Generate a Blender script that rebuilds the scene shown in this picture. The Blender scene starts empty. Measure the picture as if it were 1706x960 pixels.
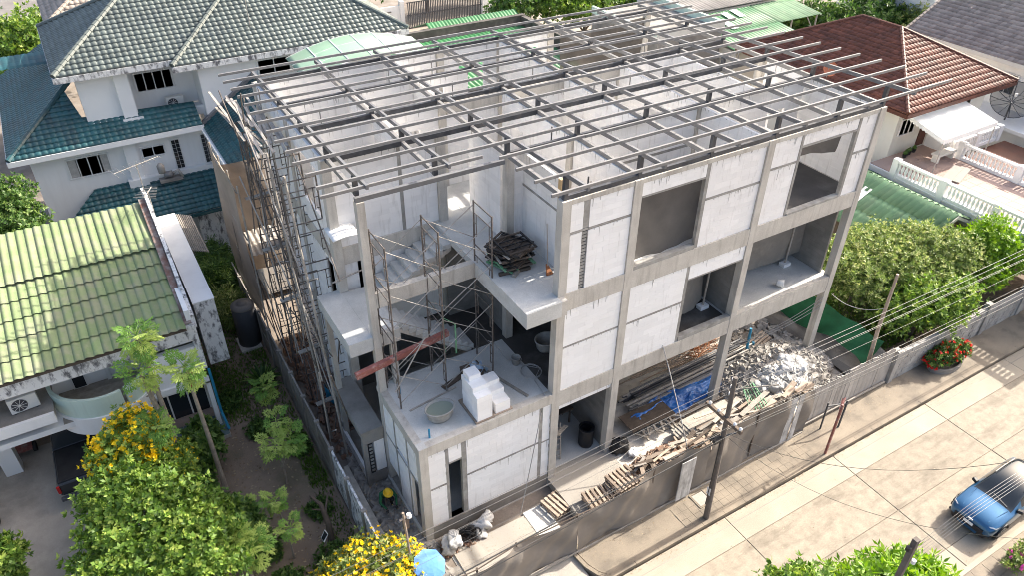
import bpy, bmesh, math, random
import numpy as np
from mathutils import Vector, Matrix, Euler, noise as mnoise
R=math.radians
rng=random.Random(7)
NR=np.random.RandomState(5)
S=bpy.context.scene
COL=S.collection
# ---------------- camera, sky, sun, exposure ----------------
cd=bpy.data.cameras.new('camera'); cam=bpy.data.objects.new('camera',cd); COL.objects.link(cam)
cam.location=(-10.666,-14.953,22.385)
yaw,pit,rol=R(31.1715),R(35.8695),R(0.6129)
fw=Vector((math.sin(yaw)*math.cos(pit),math.cos(yaw)*math.cos(pit),-math.sin(pit)))
rt=Vector((math.cos(yaw),-math.sin(yaw),0)); up=rt.cross(fw)
rt2=rt*math.cos(rol)+up*math.sin(rol); up2=up*math.cos(rol)-rt*math.sin(rol)
cam.rotation_euler=Matrix((rt2,up2,-fw)).transposed().to_euler()
cd.sensor_width=36; cd.lens=1261.9/1706*36; cd.clip_end=2000; cd.clip_start=.1
S.camera=cam
SUN_EL,SUN_AZ=36.0,2.2     # degrees; azimuth from +X towards +Y
W=bpy.data.worlds.new('World'); S.world=W; W.use_nodes=True
wn=W.node_tree; bg=wn.nodes['Background']; sk=wn.nodes.new('ShaderNodeTexSky'); sk.sky_type='NISHITA'
sk.sun_disc=False; sk.sun_elevation=R(SUN_EL); sk.sun_rotation=R(90-SUN_AZ); sk.air_density=1.0; sk.dust_density=6.0; sk.ozone_density=.6
wn.links.new(sk.outputs[0],bg.inputs[0]); bg.inputs[1].default_value=0.125
sl=bpy.data.lights.new('sun','SUN'); sl.energy=3.2; sl.angle=R(.53); sl.color=(1,.93,.82)
so=bpy.data.objects.new('sun',sl); COL.objects.link(so)
sd=Vector((math.cos(R(SUN_AZ))*math.cos(R(SUN_EL)),math.sin(R(SUN_AZ))*math.cos(R(SUN_EL)),math.sin(R(SUN_EL))))
so.rotation_euler=sd.to_track_quat('Z','Y').to_euler(); so.location=(60,10,60)
S.view_settings.view_transform='Standard'; S.view_settings.look='None'; S.view_settings.gamma=1
S.view_settings.use_curve_mapping=False; S.view_settings.exposure=1.6
S.cycles.filter_width=.95; S.cycles.max_bounces=7; S.cycles.transparent_max_bounces=12
# ---------------- materials ----------------
def _n(nt,t,**k):
    n=nt.nodes.new(t)
    for a,b in k.items(): setattr(n,a,b)
    return n
def mk(name,c1,c2=None,sc=1.5,rough=.8,bump=.25,bsc=40,dirt=None,dsc=.6,damt=.5,streak=False,rnd=.0,metal=0,fine=.25,attr=None,spec=.35,ramp=(.35,.65),coat=0,dthr=(.5,.72)):
    m=bpy.data.materials.new(name); m.use_nodes=True; nt=m.node_tree; L=nt.links.new
    b=nt.nodes['Principled BSDF']; b.inputs['Roughness'].default_value=rough; b.inputs['Metallic'].default_value=metal
    b.inputs['Specular IOR Level'].default_value=spec; b.inputs['Coat Weight'].default_value=coat
    g=_n(nt,'ShaderNodeNewGeometry'); pos=g.outputs['Position']
    def noise(scale,det=4,vec=None,rg=.55):
        n=_n(nt,'ShaderNodeTexNoise'); n.inputs['Scale'].default_value=scale; n.inputs['Detail'].default_value=det; n.inputs['Roughness'].default_value=rg
        L(vec or pos,n.inputs['Vector']); return n.outputs['Fac']
    def rampf(f,a,bb):
        r=_n(nt,'ShaderNodeMapRange'); r.inputs[1].default_value=a; r.inputs[2].default_value=bb; r.clamp=True; L(f,r.inputs[0]); return r.outputs[0]
    def mix(f,A,B,mode='MIX'):
        x=_n(nt,'ShaderNodeMix',data_type='RGBA',blend_type=mode)
        for s,vv in ((x.inputs[0],f),(x.inputs[6],A),(x.inputs[7],B)):
            if isinstance(vv,(int,float)): s.default_value=vv
            elif isinstance(vv,tuple): s.default_value=(*vv,1)
            else: L(vv,s)
        return x.outputs[2]
    c2=c2 or tuple(x*.8 for x in c1)
    col=mix(rampf(noise(sc),*ramp),c1,c2)
    fn=noise(bsc,3)
    if fine: 
        col=mix(fine,col,mix(rampf(fn,.3,.7),(.45,.45,.45),(1,1,1)),'MULTIPLY')
    if dirt:
        vec=None
        if streak:
            mp=_n(nt,'ShaderNodeVectorMath',operation='MULTIPLY'); mp.inputs[1].default_value=(3.2,3.2,.35) if streak is True else streak; L(pos,mp.inputs[0]); vec=mp.outputs[0]
        d=rampf(noise(dsc,6,vec,.65),*dthr)
        ma=_n(nt,'ShaderNodeMath',operation='MULTIPLY'); ma.inputs[1].default_value=damt; L(d,ma.inputs[0])
        col=mix(ma.outputs[0],col,dirt)
    if rnd or attr:
        if attr:
            a=_n(nt,'ShaderNodeAttribute'); a.attribute_name=attr; f=a.outputs['Fac']
        else: f=_n(nt,'ShaderNodeObjectInfo').outputs['Random']
        r=_n(nt,'ShaderNodeMapRange'); r.inputs[3].default_value=1-rnd; r.inputs[4].default_value=1+rnd*.5; L(f,r.inputs[0])
        cb=_n(nt,'ShaderNodeCombineColor'); 
        for i in range(3): L(r.outputs[0],cb.inputs[i])
        col=mix(1.0,col,cb.outputs[0],'MULTIPLY')
    L(col,b.inputs['Base Color'])
    if bump:
        bp=_n(nt,'ShaderNodeBump'); bp.inputs['Strength'].default_value=bump; bp.inputs['Distance'].default_value=.02
        L(fn,bp.inputs['Height']); L(bp.outputs[0],b.inputs['Normal'])
    return m
def leafmat(name,ca,cb,cc=None,rough=.5,trans=.28):
    m=bpy.data.materials.new(name); m.use_nodes=True; nt=m.node_tree; L=nt.links.new; b=nt.nodes['Principled BSDF']
    a=_n(nt,'ShaderNodeAttribute'); a.attribute_name='rnd'; r=_n(nt,'ShaderNodeValToRGB'); L(a.outputs['Fac'],r.inputs[0])
    r.color_ramp.elements[0].color=(*ca,1); r.color_ramp.elements[1].color=(*cb,1); r.color_ramp.elements[0].position=.0; r.color_ramp.elements[1].position=.75
    if cc: e=r.color_ramp.elements.new(.62); e.color=(*cb,1); r.color_ramp.elements[-1].color=(*cc,1)
    L(r.outputs[0],b.inputs['Base Color']); b.inputs['Roughness'].default_value=rough; b.inputs['Specular IOR Level'].default_value=.4
    t=_n(nt,'ShaderNodeBsdfTranslucent'); mx=_n(nt,'ShaderNodeMixShader'); mx.inputs[0].default_value=trans
    hs=_n(nt,'ShaderNodeHueSaturation'); hs.inputs['Value'].default_value=1.6; hs.inputs['Saturation'].default_value=1.1; L(r.outputs[0],hs.inputs['Color']); L(hs.outputs[0],t.inputs[0])
    L(b.outputs[0],mx.inputs[1]); L(t.outputs[0],mx.inputs[2]); L(mx.outputs[0],nt.nodes['Material Output'].inputs[0]); return m
def sheer(name,c,alpha,rough=.8,dirt=None):
    m=mk(name,c,rough=rough,dirt=dirt,dsc=1.5,bsc=60); nt=m.node_tree; L=nt.links.new
    t=_n(nt,'ShaderNodeBsdfTransparent'); mx=_n(nt,'ShaderNodeMixShader'); mx.inputs[0].default_value=alpha
    L(t.outputs[0],mx.inputs[1]); L(nt.nodes['Principled BSDF'].outputs[0],mx.inputs[2]); L(mx.outputs[0],nt.nodes['Material Output'].inputs[0]); return m
def glass(name,c=(.02,.025,.03),rough=.06):
    m=mk(name,c,c,rough=rough,bump=0,fine=0,spec=.6); return m
M={}
M['conc']=mk('concrete',(.60,.57,.515),(.49,.46,.415),sc=1.2,dirt=(.25,.225,.195),dsc=1.3,damt=.6,streak=True,bsc=35)
M['slab']=mk('slab_concrete',(.62,.62,.60),(.50,.505,.49),sc=.9,dirt=(.33,.33,.31),dsc=.8,damt=.5,bsc=30)
M['dconc']=mk('damp_concrete',(.33,.31,.28),(.24,.22,.2),sc=1.0,dirt=(.12,.11,.1),dsc=.9,damt=.6,bsc=30)
M['aac']=mk('aac_block',(.87,.87,.87),(.845,.84,.83),sc=.8,dirt=(.42,.39,.35),dsc=2.4,damt=.35,streak=True,bsc=80,fine=.06,rnd=.05,bump=.15,dthr=(.58,.76))
M['aacw']=mk('aac_wall',(.86,.85,.84),(.82,.805,.79),sc=.8,dirt=(.40,.37,.33),dsc=2.4,damt=.45,streak=True,bsc=80,fine=.06,attr='rnd',rnd=.06,bump=.15,dthr=(.56,.74))
M['mortar']=mk('mortar',(.74,.73,.71),(.66,.65,.63),sc=3,bsc=60)
M['grout']=mk('stiffener_concrete',(.40,.39,.365),(.27,.26,.24),sc=2.5,dirt=(.16,.15,.14),dsc=2,damt=.6,bsc=40)
M['steel']=mk('grey_primer_steel',(.17,.172,.18),(.13,.13,.135),sc=4,rough=.45,bump=.05,dirt=(.28,.28,.28),dsc=2,damt=.4,fine=.1,spec=.5)
M['lsteel']=mk('light_purlin_steel',(.235,.23,.226),(.175,.172,.17),sc=3,rough=.45,bump=.05,fine=.1,spec=.5)
M['dsteel']=mk('dark_steel',(.07,.075,.085),(.05,.052,.06),sc=4,rough=.5,bump=.05,dirt=(.16,.14,.13),dsc=3,damt=.4)
M['rust']=mk('scaffold_pipe',(.10,.09,.085),(.15,.12,.10),sc=6,rough=.6,bump=.1,dirt=(.30,.29,.28),dsc=3,damt=.6)
M['galv']=mk('galvanised_pipe',(.42,.40,.37),(.30,.27,.24),sc=5,rough=.5,bump=.05)
M['greenpipe']=mk('green_pipe',(.10,.30,.16),(.2,.35,.22),sc=6,rough=.6)
M['redsteel']=mk('red_oxide_beam',(.28,.10,.085),(.2,.075,.065),sc=5,rough=.6,dirt=(.5,.42,.4),dsc=4,damt=.6)
M['wood']=mk('weathered_wood',(.44,.36,.295),(.34,.265,.205),sc=6,bsc=50,dirt=(.45,.38,.3),dsc=3,damt=.6,rnd=.4)
M['dwood']=mk('dark_wood',(.13,.10,.08),(.09,.07,.055),sc=6,bsc=50,dirt=(.25,.2,.16),dsc=3,damt=.5,rnd=.35)
M['gwood']=mk('grey_wood',(.42,.385,.34),(.31,.285,.25),sc=5,bsc=50,rnd=.3)
M['ply']=mk('plywood',(.62,.45,.25),(.55,.39,.21),sc=2,bsc=50)
M['white']=mk('white_paint',(.80,.80,.79),(.74,.74,.735),sc=.5,dirt=(.55,.54,.52),dsc=.5,damt=.25,streak=True,bsc=60,fine=.06,bump=.08)
M['stain']=mk('mould_stained_white',(.74,.74,.73),(.66,.66,.65),sc=1,dirt=(.07,.07,.08),dsc=3.6,damt=.9,streak=(1.3,1.3,.6),bsc=60,fine=.1,dthr=(.48,.62))
M['cream']=mk('cream_paint',(.70,.68,.62),(.63,.61,.55),sc=.5,dirt=(.5,.47,.42),dsc=.6,damt=.3,streak=True,bsc=60,fine=.06)
M['palegreen']=mk('pale_green_render',(.56,.68,.60),(.50,.62,.55),sc=.7,dirt=(.35,.42,.37),dsc=.8,damt=.4,streak=True,bsc=60,fine=.08)
M['teal']=mk('teal_tile',(.023,.095,.108),(.034,.12,.135),sc=.6,rough=.38,dirt=(.05,.06,.065),dsc=.7,damt=.8,attr='rnd',rnd=.25,bump=.1,spec=.5)
M['gteal']=mk('grey_green_tile',(.15,.178,.165),(.112,.136,.129),sc=.8,rough=.45,dirt=(.10,.12,.125),dsc=.9,damt=.6,attr='rnd',rnd=.25,bump=.1,spec=.5)
M['brownt']=mk('brown_roof_tile',(.185,.066,.042),(.14,.05,.033),sc=.8,rough=.6,dirt=(.09,.045,.035),dsc=.8,damt=.6,attr='rnd',rnd=.3)
M['greyt']=mk('grey_roof_tile',(.42,.355,.30),(.34,.285,.245),sc=.8,rough=.6,attr='rnd',rnd=.25)
M['greent']=mk('green_cement_tile',(.19,.26,.115),(.225,.275,.14),sc=.7,rough=.7,dirt=(.27,.26,.19),dsc=1.6,damt=.6,rnd=.16,bsc=50,dthr=(.44,.62))
M['greenm']=mk('green_metal_sheet',(.05,.20,.075),(.04,.16,.06),sc=.6,rough=.45,dirt=(.14,.24,.15),dsc=.5,damt=.5,attr='rnd',rnd=.2,fine=.05)
M['oldgreen']=mk('aged_green_sheet',(.17,.30,.165),(.13,.24,.135),sc=.6,rough=.7,dirt=(.26,.34,.22),dsc=.9,damt=.5,attr='rnd',rnd=.2)
M['greym']=mk('grey_fibre_sheet',(.27,.25,.235),(.2,.185,.175),sc=.7,rough=.7,dirt=(.12,.11,.1),dsc=.6,damt=.5,attr='rnd',rnd=.2)
M['canopy']=mk('pale_green_polycarbonate',(.27,.42,.31),(.23,.37,.27),sc=.6,rough=.4,dirt=(.34,.43,.33),dsc=.6,damt=.5,fine=.05)
M['soil']=mk('garden_soil',(.27,.205,.155),(.19,.145,.11),sc=.8,dirt=(.08,.095,.04),dsc=.35,damt=.9,bsc=25,bump=.6)
M['earth']=mk('site_earth',(.26,.22,.185),(.18,.15,.125),sc=.9,dirt=(.32,.30,.28),dsc=.7,damt=.6,bsc=18,bump=.7)
M['road']=mk('road_concrete',(.33,.287,.226),(.255,.22,.172),sc=3.2,dirt=(.115,.098,.076),dsc=1.1,damt=.75,streak=(.45,1.7,1),bsc=22,rnd=.13,bump=.2,fine=.45)
M['gutter']=mk('gutter_concrete',(.38,.336,.268),(.32,.28,.224),sc=.7,dirt=(.32,.275,.22),dsc=.6,damt=.5,bsc=25,rnd=.06)
M['pave']=mk('pavement_concrete',(.27,.228,.175),(.205,.172,.133),sc=.9,dirt=(.12,.105,.088),dsc=.9,damt=.8,bsc=25,bump=.3)
M['drive']=mk('driveway_concrete',(.45,.39,.32),(.34,.295,.245),sc=.7,dirt=(.12,.115,.1),dsc=.5,damt=.6,bsc=30)
M['litconc']=mk('bright_screed',(.40,.37,.325),(.33,.305,.27),sc=.8,dirt=(.36,.33,.3),dsc=.8,damt=.5,bsc=30)
M['cloth']=mk('dark_shade_cloth',(.24,.21,.182),(.175,.155,.136),sc=1,rough=.9,dirt=(.31,.285,.26),dsc=1.0,damt=.5,bsc=90,fine=.12)
M['net']=sheer('grey_scaffold_net',(.11,.097,.086),.9)
M['netb']=sheer('dusty_grey_net',(.25,.235,.215),.92,dirt=(.36,.34,.31))
M['netl']=sheer('brown_screen_cloth',(.30,.25,.205),.95)
M['gnet']=mk('green_net',(.012,.11,.045),(.01,.08,.03),sc=2,rough=.8,bsc=90)
M['tarp']=mk('blue_tarp',(.018,.15,.48),(.014,.11,.38),sc=2,rough=.4,bump=.3,bsc=15,dirt=(.2,.3,.55),dsc=3,damt=.5)
M['sack']=mk('white_sack',(.66,.66,.65),(.55,.55,.54),sc=3,rough=.6,bsc=20,rnd=.25,dirt=(.35,.33,.3),dsc=2,damt=.5)
M['black']=mk('black_plastic',(.02,.02,.022),(.03,.03,.032),sc=3,rough=.5)
M['rubber']=mk('rubber',(.025,.025,.026),(.03,.03,.03),rough=.85)
M['glass']=glass('dark_glass'); 
M['alum']=mk('white_aluminium',(.72,.72,.71),(.66,.66,.65),sc=2,rough=.4,fine=.05,bump=0)
M['curtain']=mk('curtain',(.50,.48,.45),(.40,.38,.36),sc=6)
M['acw']=mk('ac_casing',(.72,.71,.68),(.65,.64,.61),sc=2,rough=.5,fine=.05,bump=0)
M['bark']=mk('bark',(.23,.19,.155),(.15,.12,.10),sc=5,bsc=30,bump=.8)
M['paptrunk']=mk('papaya_trunk',(.34,.29,.235),(.24,.2,.165),sc=6,bsc=22,bump=.8)
M['grass']=leafmat('grass_blades',(.05,.11,.015),(.13,.22,.03))
M['leafA']=leafmat('broad_leaf',(.03,.08,.012),(.165,.275,.042),(.33,.42,.085))
M['leafB']=leafmat('dark_leaf',(.022,.062,.014),(.08,.155,.03),(.17,.25,.06))
M['leafC']=leafmat('mango_leaf',(.045,.085,.02),(.21,.285,.075),(.40,.42,.17))
M['leafD']=leafmat('lime_leaf',(.06,.15,.012),(.19,.33,.03),(.29,.42,.055))
M['pap']=leafmat('papaya_leaf',(.085,.19,.03),(.20,.36,.07),(.38,.48,.12),trans=.35)
M['yel']=leafmat('yellow_flower',(.80,.52,.01),(.95,.74,.03),trans=.3)
M['red']=leafmat('red_flower',(.45,.015,.012),(.65,.03,.02))
M['pink']=leafmat('pink_flower',(.45,.05,.3),(.6,.12,.4))
M['water']=glass('cloudy_water',(.22,.26,.22),.15)
M['terr']=mk('terrace_tile',(.46,.34,.29),(.40,.29,.25),sc=1,bsc=30)
M['paint']=mk('blue_car_paint',(.03,.115,.235),(.028,.11,.23),rough=.28,fine=0,bump=0,metal=.55,coat=.6,spec=.5)
M['dark']=mk('pickup_paint',(.025,.028,.033),(.025,.028,.033),rough=.35,fine=0,bump=0,coat=.5)
M['brick']=mk('red_brick',(.36,.15,.09),(.28,.12,.075),sc=5,rnd=.35)
M['cable']=mk('black_cable',(.03,.03,.03),(.05,.048,.045),rough=.5,spec=.6)
M['acable']=mk('bare_aluminium_cable',(.42,.41,.40),(.36,.35,.34),rough=.4,spec=.6)
M['pole']=mk('utility_pole',(.15,.125,.11),(.10,.085,.075),sc=4,bsc=30,dirt=(.3,.28,.26),dsc=2,damt=.5)
M['bluepvc']=mk('blue_pvc',(.03,.25,.42),(.03,.25,.42),rough=.4)
M['helmet']=mk('yellow_helmet',(.85,.52,.02),(.8,.48,.02),rough=.35,fine=0,bump=0)
M['jacket']=mk('green_jacket',(.03,.17,.08),(.02,.11,.05),sc=8)
M['trouser']=mk('dark_trousers',(.03,.03,.035),(.04,.04,.045),sc=8)
M['skin']=mk('skin',(.30,.17,.11),(.28,.16,.10),rough=.55,fine=0)
M['lens']=mk('lamp_lens',(.75,.77,.8),(.7,.72,.75),rough=.1,fine=0,bump=0)
M['redlens']=mk('red_lens',(.45,.02,.02),(.4,.02,.02),rough=.15,fine=0,bump=0)
M['terra']=mk('terracotta',(.55,.2,.11),(.45,.16,.09),sc=3)
M['awn']=mk('white_awning',(.85,.85,.83),(.8,.8,.79),sc=1,rough=.7,fine=.05)
# ---------------- geometry helpers ----------------
class G:
    def __init__(s): s.v=[]; s.f=[]; s.m=[]; s.cm=0
    def add(s,vs,fs):
        b=len(s.v); s.v+=[tuple(p) for p in vs]; s.f+=[tuple(b+i for i in f) for f in fs]; s.m+=[s.cm]*len(fs); return s
    def box(s,x0,y0,z0,x1,y1,z1):
        return s.add([(x0,y0,z0),(x1,y0,z0),(x1,y1,z0),(x0,y1,z0),(x0,y0,z1),(x1,y0,z1),(x1,y1,z1),(x0,y1,z1)],[(0,3,2,1),(4,5,6,7),(0,1,5,4),(1,2,6,5),(2,3,7,6),(3,0,4,7)])
    def cb(s,c,d): return s.box(c[0]-d[0]/2,c[1]-d[1]/2,c[2]-d[2]/2,c[0]+d[0]/2,c[1]+d[1]/2,c[2]+d[2]/2)
    def bar(s,p,q,w,h=None,upv=(0,0,1)):
        h=h or w; p=Vector(p); q=Vector(q); d=(q-p).normalized(); u=Vector(upv)
        if abs(d.dot(u))>.98: u=Vector((0,1,0))
        a=d.cross(u).normalized(); b=a.cross(d); a=a*(w/2); b=b*(h/2)
        return s.add([p-a-b,p+a-b,p+a+b,p-a+b,q-a-b,q+a-b,q+a+b,q-a+b],[(0,1,2,3),(7,6,5,4),(4,5,1,0),(5,6,2,1),(6,7,3,2),(7,4,0,3)])
    def tube(s,pts,r,n=6,r2=None,cap=True):
        pts=[Vector(p) for p in pts]; k=len(pts); vs=[]; fs=[]
        for i,p in enumerate(pts):
            d=(pts[min(i+1,k-1)]-pts[max(i-1,0)]); d=d.normalized() if d.length>1e-9 else Vector((0,0,1))
            u=Vector((0,0,1)) if abs(d.z)<.95 else Vector((1,0,0)); a=d.cross(u).normalized(); b=a.cross(d)
            rr=(r[i] if isinstance(r,(list,tuple)) else (r if r2 is None else r+(r2-r)*i/(k-1)))
            for j in range(n): t=2*math.pi*j/n; vs.append(p+a*(rr*math.cos(t))+b*(rr*math.sin(t)))
        for i in range(k-1):
            for j in range(n): fs.append((i*n+j,i*n+(j+1)%n,(i+1)*n+(j+1)%n,(i+1)*n+j))
        if cap: fs+= [tuple(range(n))[::-1],tuple(range((k-1)*n,k*n))]
        return s.add(vs,fs)
    def lathe(s,prof,c=(0,0,0),n=16,sx=1,sy=1):
        vs=[];fs=[]; k=len(prof)
        for r,z in prof:
            for j in range(n): t=2*math.pi*j/n; vs.append((c[0]+r*sx*math.cos(t),c[1]+r*sy*math.sin(t),c[2]+z))
        for i in range(k-1):
            for j in range(n): fs.append((i*n+j,i*n+(j+1)%n,(i+1)*n+(j+1)%n,(i+1)*n+j))
        return s.add(vs,fs)
    def prism(s,poly,vec):
        n=len(poly); v=Vector(vec); P=[Vector(p) for p in poly]
        return s.add(P+[p+v for p in P],[tuple(range(n))[::-1],tuple(range(n,2*n))]+[(i,(i+1)%n,n+(i+1)%n,n+i) for i in range(n)])
    def grid(s,fn,nu,nv):
        vs=[fn(i/nu,j/nv) for j in range(nv+1) for i in range(nu+1)]
        return s.add(vs,[(j*(nu+1)+i,j*(nu+1)+i+1,(j+1)*(nu+1)+i+1,(j+1)*(nu+1)+i) for j in range(nv) for i in range(nu)])
ORG={}
def org(o): return ORG.get(o.name,Vector((0,0,0))) if o else Vector((0,0,0))
def ob(name,g,mat,parent=None,smooth=False,attr=None,kind=None,mats=None,solid=0,bevel=0):
    o0=org(parent); me=bpy.data.meshes.new(name)
    if isinstance(g,G):
        v=g.v
        if o0.length: v=[(p[0]-o0.x,p[1]-o0.y,p[2]-o0.z) for p in v]
        me.from_pydata(v,[],g.f)
        if mats: 
            for m in mats: me.materials.append(m)
            me.polygons.foreach_set('material_index',g.m)
    else: me=g
    if not mats and not me.materials: me.materials.append(mat)
    if smooth: me.polygons.foreach_set('use_smooth',[True]*len(me.polygons))
    if attr is not None:
        a=me.attributes.new('rnd','FLOAT','FACE'); a.data.foreach_set('value',np.asarray(attr,dtype=np.float32))
    o=bpy.data.objects.new(name,me); COL.objects.link(o)
    if parent: o.parent=parent; ORG[o.name]=o0
    if kind: o['kind']=kind
    if solid: md=o.modifiers.new('t','SOLIDIFY'); md.thickness=solid; md.offset=0
    if bevel: md=o.modifiers.new('b','BEVEL'); md.width=bevel; md.segments=1
    return o
def tag(o,label,cat,group=None):
    o['label']=label; o['category']=cat
    if group: o['group']=group
    return o
def thing(name,label,cat,loc=(0,0,0),rz=0,group=None):
    o=bpy.data.objects.new(name,None); COL.objects.link(o); o.empty_display_size=.2
    o.location=loc; o.rotation_euler=(0,0,rz); ORG[o.name]=Vector(loc); return tag(o,label,cat,group)
def struct(name,g,mat,**k): return ob(name,g,mat,kind='structure',**k)
def dup(root,loc,rz=0,label=None,group=None,rot=None,sc=None):
    r=root.copy(); COL.objects.link(r); r.location=loc; r.rotation_euler=rot or (0,0,rz)
    if sc: r.scale=sc if isinstance(sc,tuple) else (sc,)*3
    if label: r['label']=label
    if group: r['group']=group
    for ch in list(root.children):
        c=ch.copy(); COL.objects.link(c); c.parent=r
        for gg in ch.children:
            d=gg.copy(); COL.objects.link(d); d.parent=c
    return r
def inst(name,me,parent,loc,rot=(0,0,0),sc=(1,1,1)):
    o=bpy.data.objects.new(name,me); COL.objects.link(o); o.parent=parent; o0=org(parent)
    o.location=Vector(loc)-o0; o.rotation_euler=rot; o.scale=sc; return o
def mesh(name,g,mat,smooth=False):
    me=bpy.data.meshes.new(name); me.from_pydata(g.v,[],g.f); me.materials.append(mat)
    if smooth: me.polygons.foreach_set('use_smooth',[True]*len(me.polygons))
    return me
def npmesh(name,v,f,mat,rnd=None,smooth=False):
    """v (N,3) array, f (K,4) or (K,3) array"""
    me=bpy.data.meshes.new(name); k=f.shape[1]
    me.vertices.add(len(v)); me.vertices.foreach_set('co',np.ascontiguousarray(v,dtype=np.float32).ravel())
    me.loops.add(f.size); me.loops.foreach_set('vertex_index',np.ascontiguousarray(f,dtype=np.int32).ravel())
    me.polygons.add(len(f)); me.polygons.foreach_set('loop_start',np.arange(0,f.size,k,dtype=np.int32))
    if smooth: me.polygons.foreach_set('use_smooth',np.ones(len(f),dtype=bool))
    me.update(calc_edges=True); me.materials.append(mat)
    if rnd is not None:
        a=me.attributes.new('rnd','FLOAT','FACE'); a.data.foreach_set('value',np.asarray(rnd,dtype=np.float32))
    return me
def jit(a): return (rng.random()*2-1)*a
def tiles(name,mat,parent,o,u,v,poly,tw,th,amp=.03,step=.06,ns=6,kind='stuff',shape=.7):
    """roof covering on the plane o+u*a+v*b, clipped to the convex polygon poly of (a,b): real rolls and stepped courses"""
    o=np.array(o,float); u=np.array(u,float); v=np.array(v,float); u/=np.linalg.norm(u); v/=np.linalg.norm(v); n=np.cross(u,v); n/=np.linalg.norm(n)
    if n[2]<0: n=-n
    P=np.array(poly,float); vm,vM=P[:,1].min(),P[:,1].max()
    def span(b):
        xs=[]; k=len(P)
        for i in range(k):
            (x0,y0),(x1,y1)=P[i],P[(i+1)%k]
            if (y0-b)*(y1-b)<=0:
                if abs(y1-y0)<1e-9: xs+=[x0,x1]
                else: xs.append(x0+(x1-x0)*(b-y0)/(y1-y0))
        return (min(xs),max(xs)) if xs else (0,0)
    V=[];F=[];Rr=[]; nb=0; K=max(1,int(math.ceil((vM-vm)/th-1e-6)))
    for c in range(K):
        b0=vm+c*th; b1=min(b0+th*1.02,vM)
        if b1-b0<.02: continue
        l0,h0=span(b0+1e-6); l1,h1=span(b1-1e-6); lo,hi=min(l0,l1),max(h0,h1)
        i0,i1=math.floor(lo/tw*ns),math.ceil(hi/tw*ns)
        us=np.arange(i0,i1+1)*tw/ns
        if len(us)<2: continue
        w=np.abs(np.sin(np.pi*(us/tw)))**shape*amp
        r=[]
        for b,l,h,off in ((b0,l0,h0,0.0),(b0,l0,h0,step),(b1,l1,h1,.002)):
            uc=np.clip(us,l,h); r.append(o+np.outer(uc,u)+v*b+np.outer(w*(off>0)+off,n))
        m=len(us); V+=r; tr=NR.rand(abs(i1-i0)//ns+3)
        for q in range(2):
            a=np.arange(m-1)+nb+q*m; F.append(np.stack([a,a+1,a+1+m,a+m],1)); Rr.append(tr[((np.arange(m-1)+i0%ns)//ns)%len(tr)])
        nb+=3*m
    ob_=ob(name,npmesh(name,np.concatenate(V),np.concatenate(F),mat,np.concatenate(Rr)),mat,None)
    if parent:
        o0=org(parent); ob_.parent=parent; ob_.location=-o0; ORG[ob_.name]=Vector((0,0,0))
    if kind: ob_['kind']=kind
    return ob_
def fold(name,fn,nu,nv,mat,parent=None,solid=0,smooth=True):
    g=G().grid(fn,nu,nv); return ob(name,g,mat,parent,smooth=smooth,solid=solid)
M['tank']=mk('tank_plastic',(.085,.09,.105),(.07,.075,.088),rough=.55)
M['droom']=mk('unlit_room_concrete',(.085,.08,.075),(.055,.052,.05),sc=.8,dirt=(.2,.2,.19),dsc=.7,damt=.5,bsc=30)  # near-black copy of the slab concrete; indoor shade is put into its colour
M['grey_board']=mk('pale_grey_board',(.46,.43,.40),(.38,.355,.33),sc=2,dirt=(.24,.22,.2),dsc=2,damt=.6,streak=True,rnd=.15,bsc=40)
# ---------------- the building under construction ----------------
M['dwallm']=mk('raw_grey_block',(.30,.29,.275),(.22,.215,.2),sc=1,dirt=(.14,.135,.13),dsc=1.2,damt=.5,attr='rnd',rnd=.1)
H0,H1,H2,H3,ZL,ZA=.5,4.756,8.78,12.06,7.12,3.1
B=thing('unfinished_house','three storey concrete frame house of white blocks under a bare steel roof grid','building',(0,0,0))
def C(name,x0,y0,z0,x1,y1,z1,m='conc'): return ob(name,G().box(x0,y0,z0,x1,y1,z1),M[m],B)
# columns
for x0,x1,y0,y1,z0,z1 in ((0,.3,0,.3,.1,H3),(2.55,2.85,.002,.3,.3,H3),(8,8.3,.002,.3,.3,H3),(13.46,13.76,0,.3,.1,H3),(-4.89,-4.6,0,.3,.1,H1-.004),
    (-4.9,-4.66,2.95,3.2,.1,H3-.1),(-4.95,-4.65,5.75,6.05,.1,H3),(-4.95,-4.65,13.0,13.3,.1,H3),(-4.95,-4.65,9.2,9.5,.1,H3),(-4.3,-4.1,3.12,3.3,.1,ZL-.3),
    (.15,.42,3.3,3.58,.3,H3),(-1.05,-.75,5.78,6.08,H1,H3),(2.56,2.84,3.32,3.58,.3,H3),(8.02,8.28,3.32,3.58,.3,H3),(13.48,13.75,5.6,5.9,.1,H3),(2.56,2.84,8.0,8.28,.3,H3),(8.02,8.28,8.0,8.28,.3,H3),
    (.15,.42,8.0,8.28,.3,H3),(13.48,13.75,13.0,13.28,.1,H3),(8.02,8.28,13.0,13.28,.3,H3),(2.56,2.84,13.0,13.28,.3,H3),(5.4,5.65,13.02,13.26,.3,H3)):
    C('column',x0,y0,z0,x1,y1,z1)
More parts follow.
